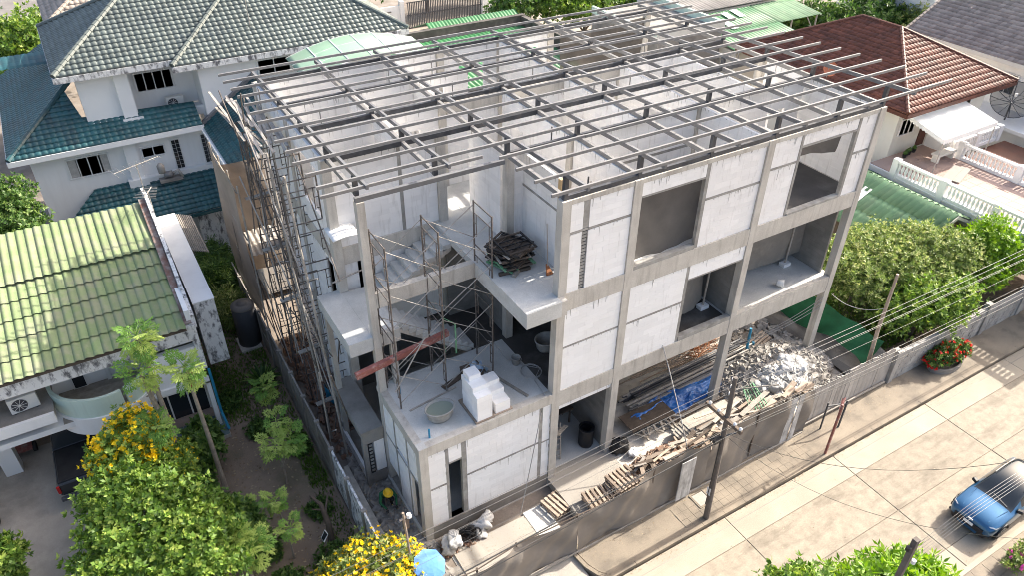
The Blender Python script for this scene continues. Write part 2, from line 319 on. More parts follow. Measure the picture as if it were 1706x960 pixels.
# slabs
C('floor_slab',-4.95,.32,.2,2.7,13.2,.5,'slab'); C('floor_slab',2.702,.32,.2,11.2,13.2,.499,'conc'); C('floor_slab',.02,-1.9,.18,2.75,.318,.494,'litconc')
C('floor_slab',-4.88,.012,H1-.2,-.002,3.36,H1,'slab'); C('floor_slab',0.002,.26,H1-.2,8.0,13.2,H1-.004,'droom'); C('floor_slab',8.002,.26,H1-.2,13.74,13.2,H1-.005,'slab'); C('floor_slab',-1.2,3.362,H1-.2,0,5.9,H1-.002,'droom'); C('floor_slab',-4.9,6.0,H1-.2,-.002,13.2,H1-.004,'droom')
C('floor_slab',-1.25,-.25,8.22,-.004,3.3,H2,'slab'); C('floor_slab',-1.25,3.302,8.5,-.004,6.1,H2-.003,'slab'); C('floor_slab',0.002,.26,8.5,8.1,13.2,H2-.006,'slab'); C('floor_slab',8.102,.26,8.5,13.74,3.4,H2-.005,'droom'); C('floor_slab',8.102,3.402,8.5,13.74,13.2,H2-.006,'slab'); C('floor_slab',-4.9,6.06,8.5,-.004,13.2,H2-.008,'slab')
C('edge_beam',-.0035,-.245,8.22,.2,-.003,H2-.01)
# beams front
for a,b in ((.302,2.548),(2.852,7.998),(8.302,13.458)):
    C('beam',a,.012,4.08 if a>0 else 4.3,b,.26,H1+.004); C('beam',a,.012,8.12,b,.26,H2+.004); C('beam',a,.03,H3-.16,b,.24,H3-.01)
C('beam',-4.598,-.003,H1-.40,-.003,.25,H1+.003); C('beam',-4.893,.303,H1-.40,-4.64,2.948,H1+.003)
C('beam',-4.655,2.93,H2-.56,-1.252,3.17,H2); C('beam',-4.645,5.82,H2-.62,-1.06,6.04,H2+.03); C('beam',-4.93,6.055,H2-.6,-4.66,12.995,H2+.004)
C('beam',-4.93,6.055,H1-.5,-4.66,12.995,H1+.004); C('beam',13.5,.31,4.1,13.75,12.99,H1); C('beam',13.5,.31,8.15,13.75,12.99,H2+.002)
for y in (3.42,5.6,8.12): C('beam',.44,y,8.1,13.5,y+.22,8.498); C('beam',.44,y,4.1,13.5,y+.22,4.55)
for x in (2.6,8.05): C('beam',x,.3,8.1,x+.2,13,8.497); C('beam',x,.3,4.1,x+.2,13,4.548)
C('beam',2.86,8.0,H3-.5,8.01,8.2,H3-.02); C('beam',.44,8.0,H3-.5,2.55,8.2,H3-.02)
# plinth
C('plinth',-4.58,.03,.1,-.01,.3,.80,'dconc'); C('plinth',-4.86,.32,.1,-4.66,2.94,.55,'dconc')
# landing and annex
C('landing_slab',-5.69,3.0,ZL-.52,-4.902,5.98,ZL,'slab'); C('landing_slab',-4.898,3.21,ZL-.25,-3.95,5.74,ZL-.003,'slab')
C('landing_beam',-4.64,3.02,ZL-.5,-3.96,3.2,ZL-.003)
C('post',-5.62,5.6,.2,-5.44,5.8,ZL-.53); 
# annex (low concrete roof on the left)
C('annex_roof',-5.72,3.11,ZA-.14,-4.91,6.1,ZA,'dconc'); C('annex_beam',-5.69,3.13,ZA-.62,-4.92,3.3,ZA-.142,'dconc'); C('annex_beam',-5.69,3.302,ZA-.4,-5.5,6.0,ZA-.142,'dconc')
C('annex_post',-5.7,3.12,.15,-5.55,3.32,ZA-.63,'dconc'); C('annex_post',-5.69,5.9,.15,-5.5,6.08,ZA-.41,'dconc'); C('annex_floor',-5.6,3.34,.1,-4.93,6.0,.42,'dconc')
# --- block walls
DR=G()
def drips(p,d,nrm,L,ztop,n):
    for k in range(n):
        a=rng.random()*L; l=(.04+.3*rng.random()**2)*(.5+rng.random()); w=.004+.010*rng.random(); P=[]
        for s,z in ((-w,ztop-.005),(w,ztop-.005),(w*.35,ztop-l),(-w*.35,ztop-l)): P.append((p[0]+d[0]*(a+s)+nrm[0]*.004,p[1]+d[1]*(a+s)+nrm[1]*.004,z))
        Q=[(x+nrm[0]*-.003,y+nrm[1]*-.003,z) for x,y,z in P]; DR.add(P+Q,[(0,3,2,1),(0,1,5,4),(1,2,6,5),(2,3,7,6),(3,0,4,7)])
BLK=mesh('aac_block',G().box(.0015,0,.0015,.5985,.02,.1985),M['aac'])
def blocks_front(x0,x1,z0,z1,y=.07):
    """panel whose blocks can be picked apart: a mortar backing with every block its own piece"""
    drips((x0,y-.0215),(1,0),(0,-1),x1-x0,z1,int((x1-x0)*4.5)); p=ob('wall_panel',G().box(x0,y,z0,x1,y+.12,z1),M['mortar'],B); n=math.ceil((z1-z0)/.2-.05); h=(z1-z0)/n
    for r in range(n):
        x=x0-(.3 if r%2 else 0)-rng.random()*.1
        while x<x1-.01:
            a,b=max(x,x0),min(x+.6,x1); x+=.6
            if b-a<.04: continue
            inst('aac_block',BLK,p,(a,y-.018-rng.random()*.003,z0+r*h),(0,0,0),((b-a)/.6,1,h/.2))
    return p
def wall(p,q,z0,z1,t=.1,mat='aacw',holes=(),name='wall_panel'):
    """block wall from p to q as one piece with its joints recessed; holes (a0,a1,z0,z1) along the wall"""
    p=np.array(p,float);q=np.array(q,float);L=np.linalg.norm(q-p);d=(q-p)/L;nn=np.array((-d[1],d[0])); g=G(); rn=[]
    if mat=='aacw' and L>.5:
        sg=1 if nn[1]<-.5 or nn[0]<-.5 else -1; w0=p+nn*sg*(t/2+.003); drips((w0[0],w0[1]),d,nn*sg,L,z1,int(L*5))
    n=max(1,round((z1-z0)/.2)); h=(z1-z0)/n
    def put(a,b,za,zb,tt,ins):
        P=[]
        for z in (za,zb):
            for s,o in ((a,-tt/2),(b,-tt/2),(b,tt/2),(a,tt/2)): w=p+d*s+nn*o; P.append((w[0],w[1],z))
        g.add(P,[(0,3,2,1),(4,5,6,7),(0,1,5,4),(1,2,6,5),(2,3,7,6),(3,0,4,7)]); rn.extend([ins]*6)
    def free(a,b,za,zb):
        segs=[(a,b)]
        for (h0,h1,k0,k1) in holes:
            if zb>k0+.05 and za<k1-.05:
                ns=[]
                for (s,e) in segs:
                    if h1<=s or h0>=e: ns.append((s,e)); continue
                    if h0-s>.02: ns.append((s,h0))
                    if e-h1>.02: ns.append((h1,e))
                segs=ns
        return segs
    for r in range(n):
        za,zb=z0+r*h,z0+(r+1)*h
        for (a,b) in free(0,L,za,zb): put(a+.004,b-.004,za,zb,t-.005,.5)
        x=-(.3 if r%2 else 0)
        while x<L:
            for (a,b) in free(max(x,0),min(x+.6,L),za,zb):
                if b-a>.03: put(a+.002,b-.002,za+.002,zb-.002,t+rng.random()*.003,rng.random())
            x+=.6
    return ob(name,g,M[mat],B,attr=rn)
def strip(x0,z0,x1,z1,y=.055,d=.14,m='grout'): return ob('stiffener',G().box(x0,y,z0,x1,y+d,z1),M[m],B)
# terrace storey front
blocks_front(-4.59,-4.0,.80,2.62); blocks_front(-4.59,-4.0,2.72,4.34); blocks_front(-3.88,-3.42,3.62,4.345)
blocks_front(-3.24,-.46,.80,2.60); blocks_front(-3.24,-.46,2.70,4.345); blocks_front(-.32,-.01,.80,2.55); blocks_front(-.32,-.01,2.63,4.345)
for a in ((-3.995,.8,-3.89,4.345),(-3.41,.8,-3.25,4.345),(-.45,.8,-.33,4.345),(-4.59,2.63,-4.0,2.71),(-3.24,2.61,-.46,2.69),(-.32,2.56,-.01,2.62),(-3.88,3.54,-3.42,3.61)): strip(*a)
C('door_sill',-3.9,.05,.5,-3.4,.3,.80,'dconc')
# first floor front
blocks_front(.31,2.54,H1,6.56); blocks_front(.31,2.54,6.65,8.11); strip(.31,6.57,2.54,6.64)
blocks_front(2.86,5.3,H1,6.52); blocks_front(2.86,5.3,6.62,8.11); strip(2.86,6.53,5.3,6.61); strip(5.31,H1+.005,5.43,8.115)
blocks_front(5.44,7.99,7.52,8.11); strip(5.44,7.46,7.99,7.515)
blocks_front(.31,2.54,3.86,4.075,y=.09)
# second floor front
blocks_front(.31,.77,H2,10.87); blocks_front(.31,.77,10.97,H3-.17); blocks_front(.99,2.54,H2,10.86); blocks_front(.99,2.54,10.96,H3-.17)
strip(.78,10.98,.98,H3-.165); ob('service_chase',G().box(.78,.1,H2+.01,.98,.18,10.87),M['black'],B); strip(.31,10.88,.98,10.96); strip(.99,10.87,2.54,10.95)
for k in range(17): ob('chase_block',G().box(.79+jit(.01),.085,H2+.04+k*.12,.97+jit(.02),.12,H2+.13+k*.12),M['grout'],B)
blocks_front(2.86,5.42,11.45,H3-.17); strip(2.86,11.38,5.42,11.445); strip(5.44,H2+.005,5.58,H3-.165)
wall((5.59,.12),(7.99,.12),H2,10.53); wall((5.59,.12),(7.99,.12),10.62,H3-.17); strip(5.59,10.54,7.99,10.615)
wall((8.31,.12),(9.62,.12),H2,10.87); wall((8.31,.12),(9.62,.12),10.96,H3-.17); strip(8.31,10.88,9.62,10.955); strip(9.63,H2+.005,9.74,H3-.165)
wall((9.75,.12),(12.48,.12),11.48,H3-.17); strip(9.75,11.40,12.48,11.475); strip(12.49,H2+.005,12.62,H3-.165)
wall((12.63,.12),(13.45,.12),H2,10.45); wall((12.63,.12),(13.45,.12),10.54,H3-.17); strip(12.63,10.46,13.45,10.535)
C('window_sill',2.86,.02,H2+.006,5.42,.24,8.92,'grout'); C('window_sill',9.75,.02,H2+.006,12.48,.24,8.86,'grout'); C('window_sill',5.44,.02,H1+.006,7.99,.24,4.93,'grout'); C('edge_kerb',8.31,.02,H1+.006,13.45,.2,4.86,'conc')
# terrace storey left face
wall((-4.82,1.0),(-4.82,.31),.6,2.85,holes=((.1,.68,.6,2.95),)); wall((-4.82,1.0),(-4.82,.31),2.95,4.34); wall((-4.82,2.0),(-4.82,1.12),.55,2.95); wall((-4.82,2.0),(-4.82,1.12),3.12,4.34); wall((-4.82,2.94),(-4.82,2.12),1.4,4.34)
for y in (1.0,2.0): ob('stiffener',G().box(-4.88,y+.01,.5,-4.74,y+.11,4.345),M['grout'],B)
C('stiffener',-4.885,.31,2.86,-4.75,2.94,2.94,'grout')
# annex front panel and black vent
wall((-5.3,3.2),(-4.93,3.2),.95,ZA-.64); C('service_chase',-5.5,3.18,.9,-5.36,3.26,ZA-.64,'black'); C('annex_wall',-5.62,3.15,.4,-4.93,3.25,.9,'dconc'); wall((-5.6,5.9),(-5.6,3.4),.4,.9)
for k in range(8): ob('chase_block',G().box(-5.49,3.165,1.0+k*.18,-5.37,3.19,1.1+k*.18),M['grout'],B)
# stair back wall and left wall
wall((-4.64,5.95),(-2.42,5.95),H2+.03,H3-.1); wall((-2.3,5.95),(-1.06,5.95),H2+.03,H3-.1); C('stiffener',-2.42,5.89,H2+.03,-2.3,6.02,H3-.1,'grout')
wall((-3.55,5.97),(-1.06,5.97),H1,8.15); wall((-4.64,5.97),(-4.15,5.97),H1,8.15,holes=())
wall((-4.85,9.19),(-4.85,6.06),.4,H1-.5); wall((-4.85,12.99),(-4.85,9.51),.4,H1-.5)
wall((-4.85,9.19),(-4.85,6.06),H1,H2-.6,holes=((2.2,2.9,5.2,7.9),)); wall((-4.85,12.99),(-4.85,9.51),H1,H2-.6)
wall((-4.85,9.19),(-4.85,6.06),H2,H3,holes=((.6,2.6,9.7,11.4),)); wall((-4.85,12.99),(-4.85,9.51),H2,H3)
# rear wall
for z0,z1 in ((.4,H1-.2),(H1,H2-.3)): wall((-4.64,13.15),(13.4,13.15),z0,z1)
wall((-4.64,13.15),(2.5,13.15),H2,H3); wall((2.86,13.15),(8.0,13.15),H2,H3,holes=((.7,1.9,9.3,11.2),(2.6,4.6,9.3,11.4)))
# right walls
wall((13.62,.31),(13.62,5.5),H2,H3,holes=((3.5,4.6,9.4,11.2),)); wall((13.62,1.1),(13.62,5.5),H1,8.14); wall((13.62,5.95),(13.62,12.9),H1,8.14)
wall((13.62,5.95),(13.62,9.5),H2,9.6)
# partitions top storey (visible through the roof grid)
wall((.28,3.85),(.28,6.0),H2,H3-.1); wall((.87,1.45),(.87,3.42),H2,H3-.1); C('stiffener',.81,1.3,H2,.93,1.44,H3-.1,'ply'); wall((.44,3.47),(.86,3.47),H2,H3-.1); C('stiffener',.80,1.45,10.83,.935,3.42,10.9,'grout')
wall((2.86,3.45),(8.0,3.45),H2,H3-.02,holes=((.4,1.3,H2,11.0),)); wall((8.3,3.45),(13.46,3.45),H2,H3-.02,holes=((3.4,4.3,H2,11.0),)); C('lintel',2.86,3.39,10.55,8.0,3.52,10.65,'grout')
wall((-4.6,8.14),(.14,8.14),H2,H3-.02,holes=((3.2,4.0,H2,11.1),)); wall((-4.6,10.4),(2.55,10.4),H2,H3-.02,holes=((1.2,2.4,9.6,11.2),(4.8,5.0,H2,11.6),(5.9,6.1,H2,11.6)))
wall((2.86,8.1),(8.0,8.1),H2,H3-.52); wall((8.3,8.1),(11,8.1),H2,H3-.02); wall((.44,8.1),(2.55,8.1),H2,H3-.52)
wall((2.7,3.6),(2.7,7.9),H2,H3-.02,holes=((2.8,3.7,H2,11.0),)); wall((5.5,3.55),(5.5,8.0),H2,H3-.02); wall((8.15,.3),(8.15,3.3),H2,H3-.02); wall((8.15,3.6),(8.15,8),H2,H3-.02,holes=((1.4,2.5,H2,11.0),))
wall((-2.3,6.1),(-2.3,8.0),H2,H3-.02); wall((.28,8.3),(.28,13.0),H2,H3-.02); wall((5.5,8.3),(5.5,13),H2,H3-.02); wall((2.7,.3),(2.7,3.3),H2,H3-.02,holes=((1.0,2.0,H2,11),)); wall((-2.3,8.25),(-2.3,10.3),H2,H3-.02); wall((11,3.6),(11,8.05),H2,H3-.02); wall((8.15,8.3),(8.15,13),H2,10.2)
ob('floor_board',G().box(.95,.4,H2+.02,2.5,1.5,H2+.05),M['ply'],B); ob('floor_board',G().box(1.0,1.56,H2+.02,2.5,2.9,H2+.05),M['ply'],B)
# storey below: inner walls for depth
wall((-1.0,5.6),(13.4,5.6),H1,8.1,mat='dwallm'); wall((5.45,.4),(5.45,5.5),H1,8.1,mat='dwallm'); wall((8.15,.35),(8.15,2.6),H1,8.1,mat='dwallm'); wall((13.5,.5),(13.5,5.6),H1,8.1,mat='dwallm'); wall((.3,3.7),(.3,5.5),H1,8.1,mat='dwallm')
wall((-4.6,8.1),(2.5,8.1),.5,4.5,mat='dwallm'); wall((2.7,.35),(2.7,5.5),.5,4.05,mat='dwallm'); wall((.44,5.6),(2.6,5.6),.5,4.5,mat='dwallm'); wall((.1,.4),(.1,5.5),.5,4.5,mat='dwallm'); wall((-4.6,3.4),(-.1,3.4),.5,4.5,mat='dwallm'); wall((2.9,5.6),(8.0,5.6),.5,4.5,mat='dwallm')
ob('mortar_drips',DR,M['grout'],B,kind='stuff')
# stairs
def flight(x0,z0,x1,z1,n,y0,y1):
    g=G(); dx=(x1-x0)/n; dz=(z1-z0)/n
    st=[]
    for k in range(n):
        a=x0+dx*k; z=z0+dz*(k+1)
        st.append(ob('stair_tread',G().box(min(a,a+dx)-.02,y0,z-abs(dz)-.02,max(a,a+dx)+.0,y1,z),M['slab'],B,bevel=.012))
    g.prism([(x0,y0+.01,z0-.28),(x1,y0+.01,z1-.28),(x1,y0+.01,z1-dz*.6),(x0,y0+.01,z0)],(0,y1-y0-.02,0)); ob('stair_soffit',g,M['conc'],B)
flight(-1.1,H1,-3.95,ZL-.18,12,3.45,4.55); flight(-3.95,ZL,-1.25,H2-.18,9,4.62,5.8)
# steel roof grid
zr=lambda y:12.06+.68-.045*y
YB=[.14,3.3,5.65,8.1,10.4,13.1]; XB=[-4.75,-2.3,.15,2.75,5.55,8.35,11.25,13.62]
def steel(name,p,q,w,h,m='steel'): return ob(name,G().bar(p,q,w,h),M[m],B)
for y in YB:
    for a,b in zip(XB[:-1],XB[1:]):
        if y<1 and a<.1: continue
        if 3<y<3.5 and a<-.1: continue
        steel('roof_beam',(a+.06,y,H3+.05),(b-.06,y,H3+.05),.11,.16,'dsteel')
for x in XB:
    ys=[y for y in YB if not(y<1 and x<.1)]
    for a,b in zip(ys[:-1],ys[1:]): steel('roof_beam',(x,a-.05,H3+.052),(x,b-.06,H3+.052),.11,.15,'lsteel')
    for y in ys:
        if zr(y)-.05>H3+.16: steel('stub_post',(x,y,H3-.02),(x,y,zr(y)+.05),.13,.13,'dsteel')
    y0=-.92 if x>0 else 2.3
    steel('rafter',(x,y0,zr(y0)+.11),(x,13.85,zr(13.85)+.11),.08,.13,'steel')
ys=[-.92+.92*k for k in range(17)]
for k,y in enumerate(ys):
    x0=-1.0 if k<4 else -6.0
    z=zr(y)+.22; b=[x0+jit(.04)]+[v for v in (2.0+jit(1.2),8.5+jit(1.2)) ]+[15.25+.25*(1-k/16)+jit(.03)]
    for a,c in zip(b[:-1],b[1:]): steel('purlin',(a,y,z),(c-.008,y+jit(.01),z+jit(.008)),.06,.09,'lsteel')
steel('purlin',(-6.0,2.42,zr(2.4)+.1),(-1.2,2.42,zr(2.4)+.1),.06,.09,'lsteel')
steel('roof_beam',(-4.9,3.06,H3-.02),(-.1,3.06,H3-.02),.12,.14,'steel')
# loose offcuts and rods standing on the beams
for x,y in ((-4.0,8.3),(.9,8.4),(1.2,10.7),(5.2,5.8),(6.9,5.9),(9.5,8.3),(4.2,8.3),(-.6,10.6),(12.3,5.9)): steel('starter_rod',(x,y,H3),(x,y,H3+.55),.03,.03,'lsteel')
for x,y in ((.93,.16),(1.9,3.5)): steel('starter_rod',(x,y,H3),(x,y,H3+.5),.035,.035,'dsteel')
# nets hung in the openings
def net(x0,x1,y,ztop,zbot,sag,seed,mat='net',cat='netting'):
    r=random.Random(seed); a,b,c=r.random()*6,r.random()*6,r.random()
    def f(u,v):
        x=x0+(x1-x0)*u; top=ztop-sag*math.sin(math.pi*u)**2*.35
        z=zbot+(top-zbot)*v+.12*math.sin(a+u*5)*(1-v)
        return (x,y+.05*math.sin(a+u*6)+.16*math.sin(b+u*3+v*2)*(1-v)+.018*math.sin(u*23+v*11),z)
    return fold('screen_net',f,40,20,M[mat],None)
tag(net(2.6,6.0,.42,11.9,8.8,.05,1),'grey dust net filling the upper left window opening','net')
tag(net(9.6,12.6,.7,11.9,10.4,1.0,2),'torn grey net hanging loose in the upper right window opening','net')
tag(net(5.5,7.6,1.2,8.05,5.05,.1,3,'netb'),'grey dust net behind the lower small window opening','net')
tag(net(8.25,13.4,1.7,8.0,5.15,.5,4,'netb'),'wide sagging grey net across the open first floor bay','net')
tag(net(8.6,13.4,13.0,11.9,9.0,.3,5),'grey net closing the open rear bay under the roof grid','net')
for x,y,z in ((7.6,1.1,H1),(12.6,1.6,H1)):
    p=ob('prop_pole',G().tube([(x,y,z+.05),(x+.03,y,z+3.2)],.04,8),M['galv']); tag(ob('prop_block',G().box(x-.2,y-.14,z+.004,x+.2,y+.14,z+.16),M['aac']),'white block under the steel prop in the '+('small window bay' if x<8 else 'wide open bay'),'block'); tag(p,'steel prop standing in the '+('small window bay' if x<8 else 'wide open bay')+' of the first floor','prop')
# ---------------- ground, road, pavement ----------------
struct('ground',G().box(-260,-220,-.6,320,330,-.16),M['earth'])
road=struct('road',G().box(-90,-9.9,-.3,140,-4.28,-.03),M['pave'])
XJ=[-6.55+5.65*k for k in range(-1,8)]
for a,b in zip(XJ[:-1],XJ[1:]):
    for y0,y1,m in ((-5.33,-4.28,'gutter'),(-7.22,-5.345,'road'),(-9.1,-7.235,'road'),(-9.9,-9.115,'gutter')):
        o=ob('concrete_slab',G().box(a+.008,y0,-.2,b-.008,y1,.0-rng.random()*.006),M[m],road,bevel=.012)
struct('gutter_line',G().box(-.3,-4.62,-.05,40,-4.60,.004),M['dconc'])
pv=struct('pavement',G().prism([(-.2,-4.1,-.1),(40,-4.1,-.1),(40,-2.6,-.1),(-.62,-2.6,-.1),(-.66,-2.9,-.1),(-.6,-3.4,-.1),(-.45,-3.8,-.1)],(0,0,.22)),M['pave'])
kb=[(-.72,-2.6),(-.76,-2.9),(-.7,-3.42),(-.52,-3.88),(-.22,-4.2)]
for p,q in zip(kb[:-1],kb[1:]): ob('kerb_stone',G().bar((p[0],p[1],.0),(q[0],q[1],.0),.13,.28),M['pave'],pv)
for k in range(40): ob('kerb_stone',G().box(-.2+k,-4.24,-.12,.79+k,-4.1,.135+rng.random()*.01),M['pave'],pv)
for i in range(22):
    for j in range(3):
        if rng.random()<.94: ob('paver',G().box(3.2+i*.3,-3.98+j*.3,.1,3.492+i*.3,-3.688+j*.3,.128+rng.random()*.008),M['pave'],pv)
ob('manhole_cover',G().box(4.25,-3.55,.12,4.75,-3.05,.145),M['litconc'],pv); ob('manhole_frame',G().bar((4.2,-3.6,.13),(4.8,-3.6,.13),.05).bar((4.2,-3,.13),(4.8,-3,.13),.05).bar((4.2,-3.6,.131),(4.2,-3,.131),.05).bar((4.8,-3.6,.131),(4.8,-3,.131),.05),M['pave'],pv)
struct('driveway_apron',G().box(-7,-4.28,-.2,-.78,-2.7,.02),M['litconc'])
struct('near_kerb',G().box(-20,-10.06,-.1,60,-9.9,.13),M['gutter'])
npv=struct('near_pavement',G().box(-20,-14,-.1,60,-10.06,.1),M['pave'])
for i in range(14):
    for j in range(5): ob('paving_slab',G().box(8.4+i*.6,-10.68-j*.6,.08,8.985+i*.6,-10.09-j*.6,.115+rng.random()*.008),M['pave'],npv)
struct('site_ground',G().box(-6.5,-2.6,-.3,15.7,16.5,.14),M['earth'])
lot=struct('site_slab',G().box(-4.4,-2.62,0,-.6,-.75,.16),M['slab'])
ob('screed_bay',G().box(-4.3,-2.6,.1,-1.48,-.72,.225),M['litconc'],lot); ob('screed_bay',G().box(-1.44,-2.6,.1,-.62,-.6,.21),M['slab'],lot)
ob('screed_bay',G().box(-5.9,-2.6,.1,-4.36,-1.3,.2),M['dconc'],lot)
struct('storage_slab',G().box(2.76,-2.3,.1,11.0,.25,.45),M['conc'])
struct('garden_ground',G().box(-30,-3.2,-.3,-6.72,24,.16),M['soil'])
struct('neighbour_driveway',G().box(-40,-6,-.2,-12.4,11.5,.19),M['drive'])
struct('neighbour_lawn',G().box(15.9,-2.45,-.2,40,30,.55),M['soil'])
# grass tufts
def tufts(name,n,region,h,mat,flat=.5):
    v=[];f=[];r=[]
    for k in range(n):
        x,y,z=region()
        for b in range(4):
            a=rng.random()*6.283; l=h*(.5+rng.random()); w=.012+.012*rng.random(); dx,dy=math.cos(a),math.sin(a); q=rng.random()
            i=len(v); v+=[(x-dy*w,y+dx*w,z),(x+dy*w,y-dx*w,z),(x+dx*l*flat,y+dy*l*flat,z+l)]; f.append((i,i+1,i+2)); r.append(q)
    me=npmesh(name,np.array(v),np.array(f),mat,r); o=ob(name,me,mat,kind='stuff'); return o
def gr1():
    while True:
        x,y=-12.3+rng.random()*5.5,-3+rng.random()*22
        if (x>-7.5 or y>8.8 or y<1.2 or x<-11.5) and (rng.random()<.35 or math.sin(x*1.3+y*.7)+math.sin(y*.9-x*.4)>.2): return x,y,.16
tufts('garden_grass',22000,gr1,.085,M['grass'])
tufts('lawn_grass',12000,lambda:(15.95+rng.random()*6,-1.5+rng.random()*9,.55),.13,M['grass'],.7)
# rubble beside the house
def chips(name,n,region,s0,s1,mat,kind='stuff',flat=.7,rnd=True):
    g=G()
    for k in range(n):
        x,y,z=region(); s=s0+(s1-s0)*rng.random()**2.2
        P=[Vector((sx*(1+jit(.2)),sy*(1+jit(.25)),sz*(flat+jit(.2))))*s*.5 for sz in (-1,1) for sx,sy in ((-1,-1),(1,-1),(1,1),(-1,1))]
        rr=Euler((jit(.7),jit(.7),rng.random()*6.3)).to_matrix()
        g.add([(rr@p)+Vector((x,y,z)) for p in P],[(0,3,2,1),(4,5,6,7),(0,1,5,4),(1,2,6,5),(2,3,7,6),(3,0,4,7)])
    return ob(name,g,mat,kind=kind)
M['chip']=mk('broken_concrete',(.42,.40,.37),(.24,.22,.2),sc=5,bsc=20,bump=.5)
M['chipw']=mk('broken_white_block',(.68,.67,.65),(.42,.41,.39),sc=4,bsc=20,bump=.4)
M['chipb']=mk('broken_brick',(.34,.2,.14),(.22,.16,.12),sc=5,bsc=20,bump=.4)
chips('side_rubble',2600,lambda:(-5.9+rng.random()*1.15,-2.2+rng.random()*8,.16+rng.random()*.06),.04,.32,M['chip'])
chips('side_rubble',500,lambda:(-6.0+rng.random()*1.2,5+rng.random()*8,.17+rng.random()*.05),.05,.35,M['chipb'])
def heap(cx,cy,rx,ry,h,z0=.45):
    def f():
        while True:
            a,b=jit(1),jit(1); d=a*a+b*b
            if d<1: return cx+a*rx,cy+b*ry,z0+h*(1-d)*(.75+.3*rng.random())
    return f
struct('rubble_mound',G().grid(lambda u,v:(11.2+(u-.5)*6,(-.05)+(v-.5)*3.6,.3+.72*max(0,1-((u-.5)**2+(v-.5)**2)*4)),16,12),M['chip'])
chips('rubble',6500,heap(11.5,-.05,2.9,1.75,.8),.03,.24,M['chip']); chips('rubble',1700,heap(11.4,-.5,2.0,1.1,.85,.5),.04,.28,M['chipw'])
chips('brick_rubble',1400,heap(4.3,-1.6,2.3,.65,.6),.05,.28,M['chipb']); chips('brick_rubble',500,heap(6.8,-1.3,1.4,.6,.5),.05,.25,M['chipw'])
chips('pit_rubble',900,lambda:(11+rng.random()*4.2,.8+rng.random()*6,.15+rng.random()*.1),.05,.4,M['chip'])
chips('bag_dirt',300,lambda:(-4.6+rng.random()*1.6,-.6+jit(.25),.2),.03,.12,M['chipb'])
# crumpled sacks
def sack(seed,w=.5,d=.38,h=.22):
    r=random.Random(seed); ph=[r.random()*6 for _ in range(6)]
    def f(u,v):
        t=u*2*math.pi; p=(v-.5)*math.pi; cr=1+.13*math.sin(3*t+ph[0]+p*2)+.09*math.sin(7*t+ph[1])+.08*math.sin(5*p+ph[2]+t)
        ce=lambda x:math.copysign(abs(x)**.75,x)
        return (w*.5*ce(math.cos(t))*abs(math.cos(p))**.5*cr,d*.5*ce(math.sin(t))*abs(math.cos(p))**.5*cr,h*.5*ce(math.sin(p))*cr+.02*math.sin(9*t+ph[3]))
    return mesh('sack',G().grid(f,18,9),M['sack'],True)
SK=[sack(i) for i in range(5)]
hp=heap(11.2,-.55,1.7,1.0,.75,.6)
for k in range(46):
    x,y,z=hp(); o=bpy.data.objects.new('rubble_sack',SK[k%5]); COL.objects.link(o); o.location=(x,y,z+.08); o.rotation_euler=(jit(.5),jit(.5),rng.random()*6); s=.7+.6*rng.random(); o.scale=(s,s,s*1.2)
    tag(o,'crumpled pale sack of debris in the white heap at the right end of the site','sack','debris sacks on the rubble heap')
for k,(x,y,z,rx,s) in enumerate(((-4.35,-.55,.35,1.2,1.5),(-4.15,-.62,.6,.3,1.3),(-3.0,-.4,.36,1.0,1.35),(-2.8,-.32,.4,1.3,1.3),(-3.15,-.62,.3,.2,1.0))):
    o=bpy.data.objects.new('white_sack',SK[k%5]); COL.objects.link(o); o.location=(x,y,z); o.rotation_euler=(rx,jit(.3),rng.random()*3); o.scale=(s,s,s)
    tag(o,['white sack standing at the foot of the front corner post','white sack folded over the one by the corner post','white sack right of the black cable coil, leaning on the plinth','white sack furthest right along the plinth, corner pointing up','small white sack lying in front of the black coil'][k],'sack','white sacks by the plinth')
o=bpy.data.objects.new('white_sack',SK[1]); COL.objects.link(o); o.location=(3.45,-.6,.6); o.scale=(1.0,.9,.8); o.rotation_euler=(.4,.2,.5); tag(o,'white sack lying against the black bag by the second ground floor column','sack')
o=bpy.data.objects.new('black_bag',SK[2].copy()); o.data.materials[0]=M['black']; COL.objects.link(o); o.location=(3.15,-.15,.7); o.scale=(1.4,1.4,2.6); tag(o,'black plastic bag slumped beside the second ground floor column','bag')
g=G(); 
for k in range(26):
    c=(-3.62+jit(.25),-.5+jit(.15),.3+rng.random()*.3); a=jit(1.2); b=jit(1.2); r_=.16+.14*rng.random()
    g.tube([Vector(c)+Euler((a,b,0)).to_matrix()@Vector((r_*math.cos(t*.5236),r_*math.sin(t*.5236),.02*math.sin(t))) for t in range(13)],.014,4)
tag(ob('cable_coil',g,M['black']),'tangle of black hose between the white sacks','coil')
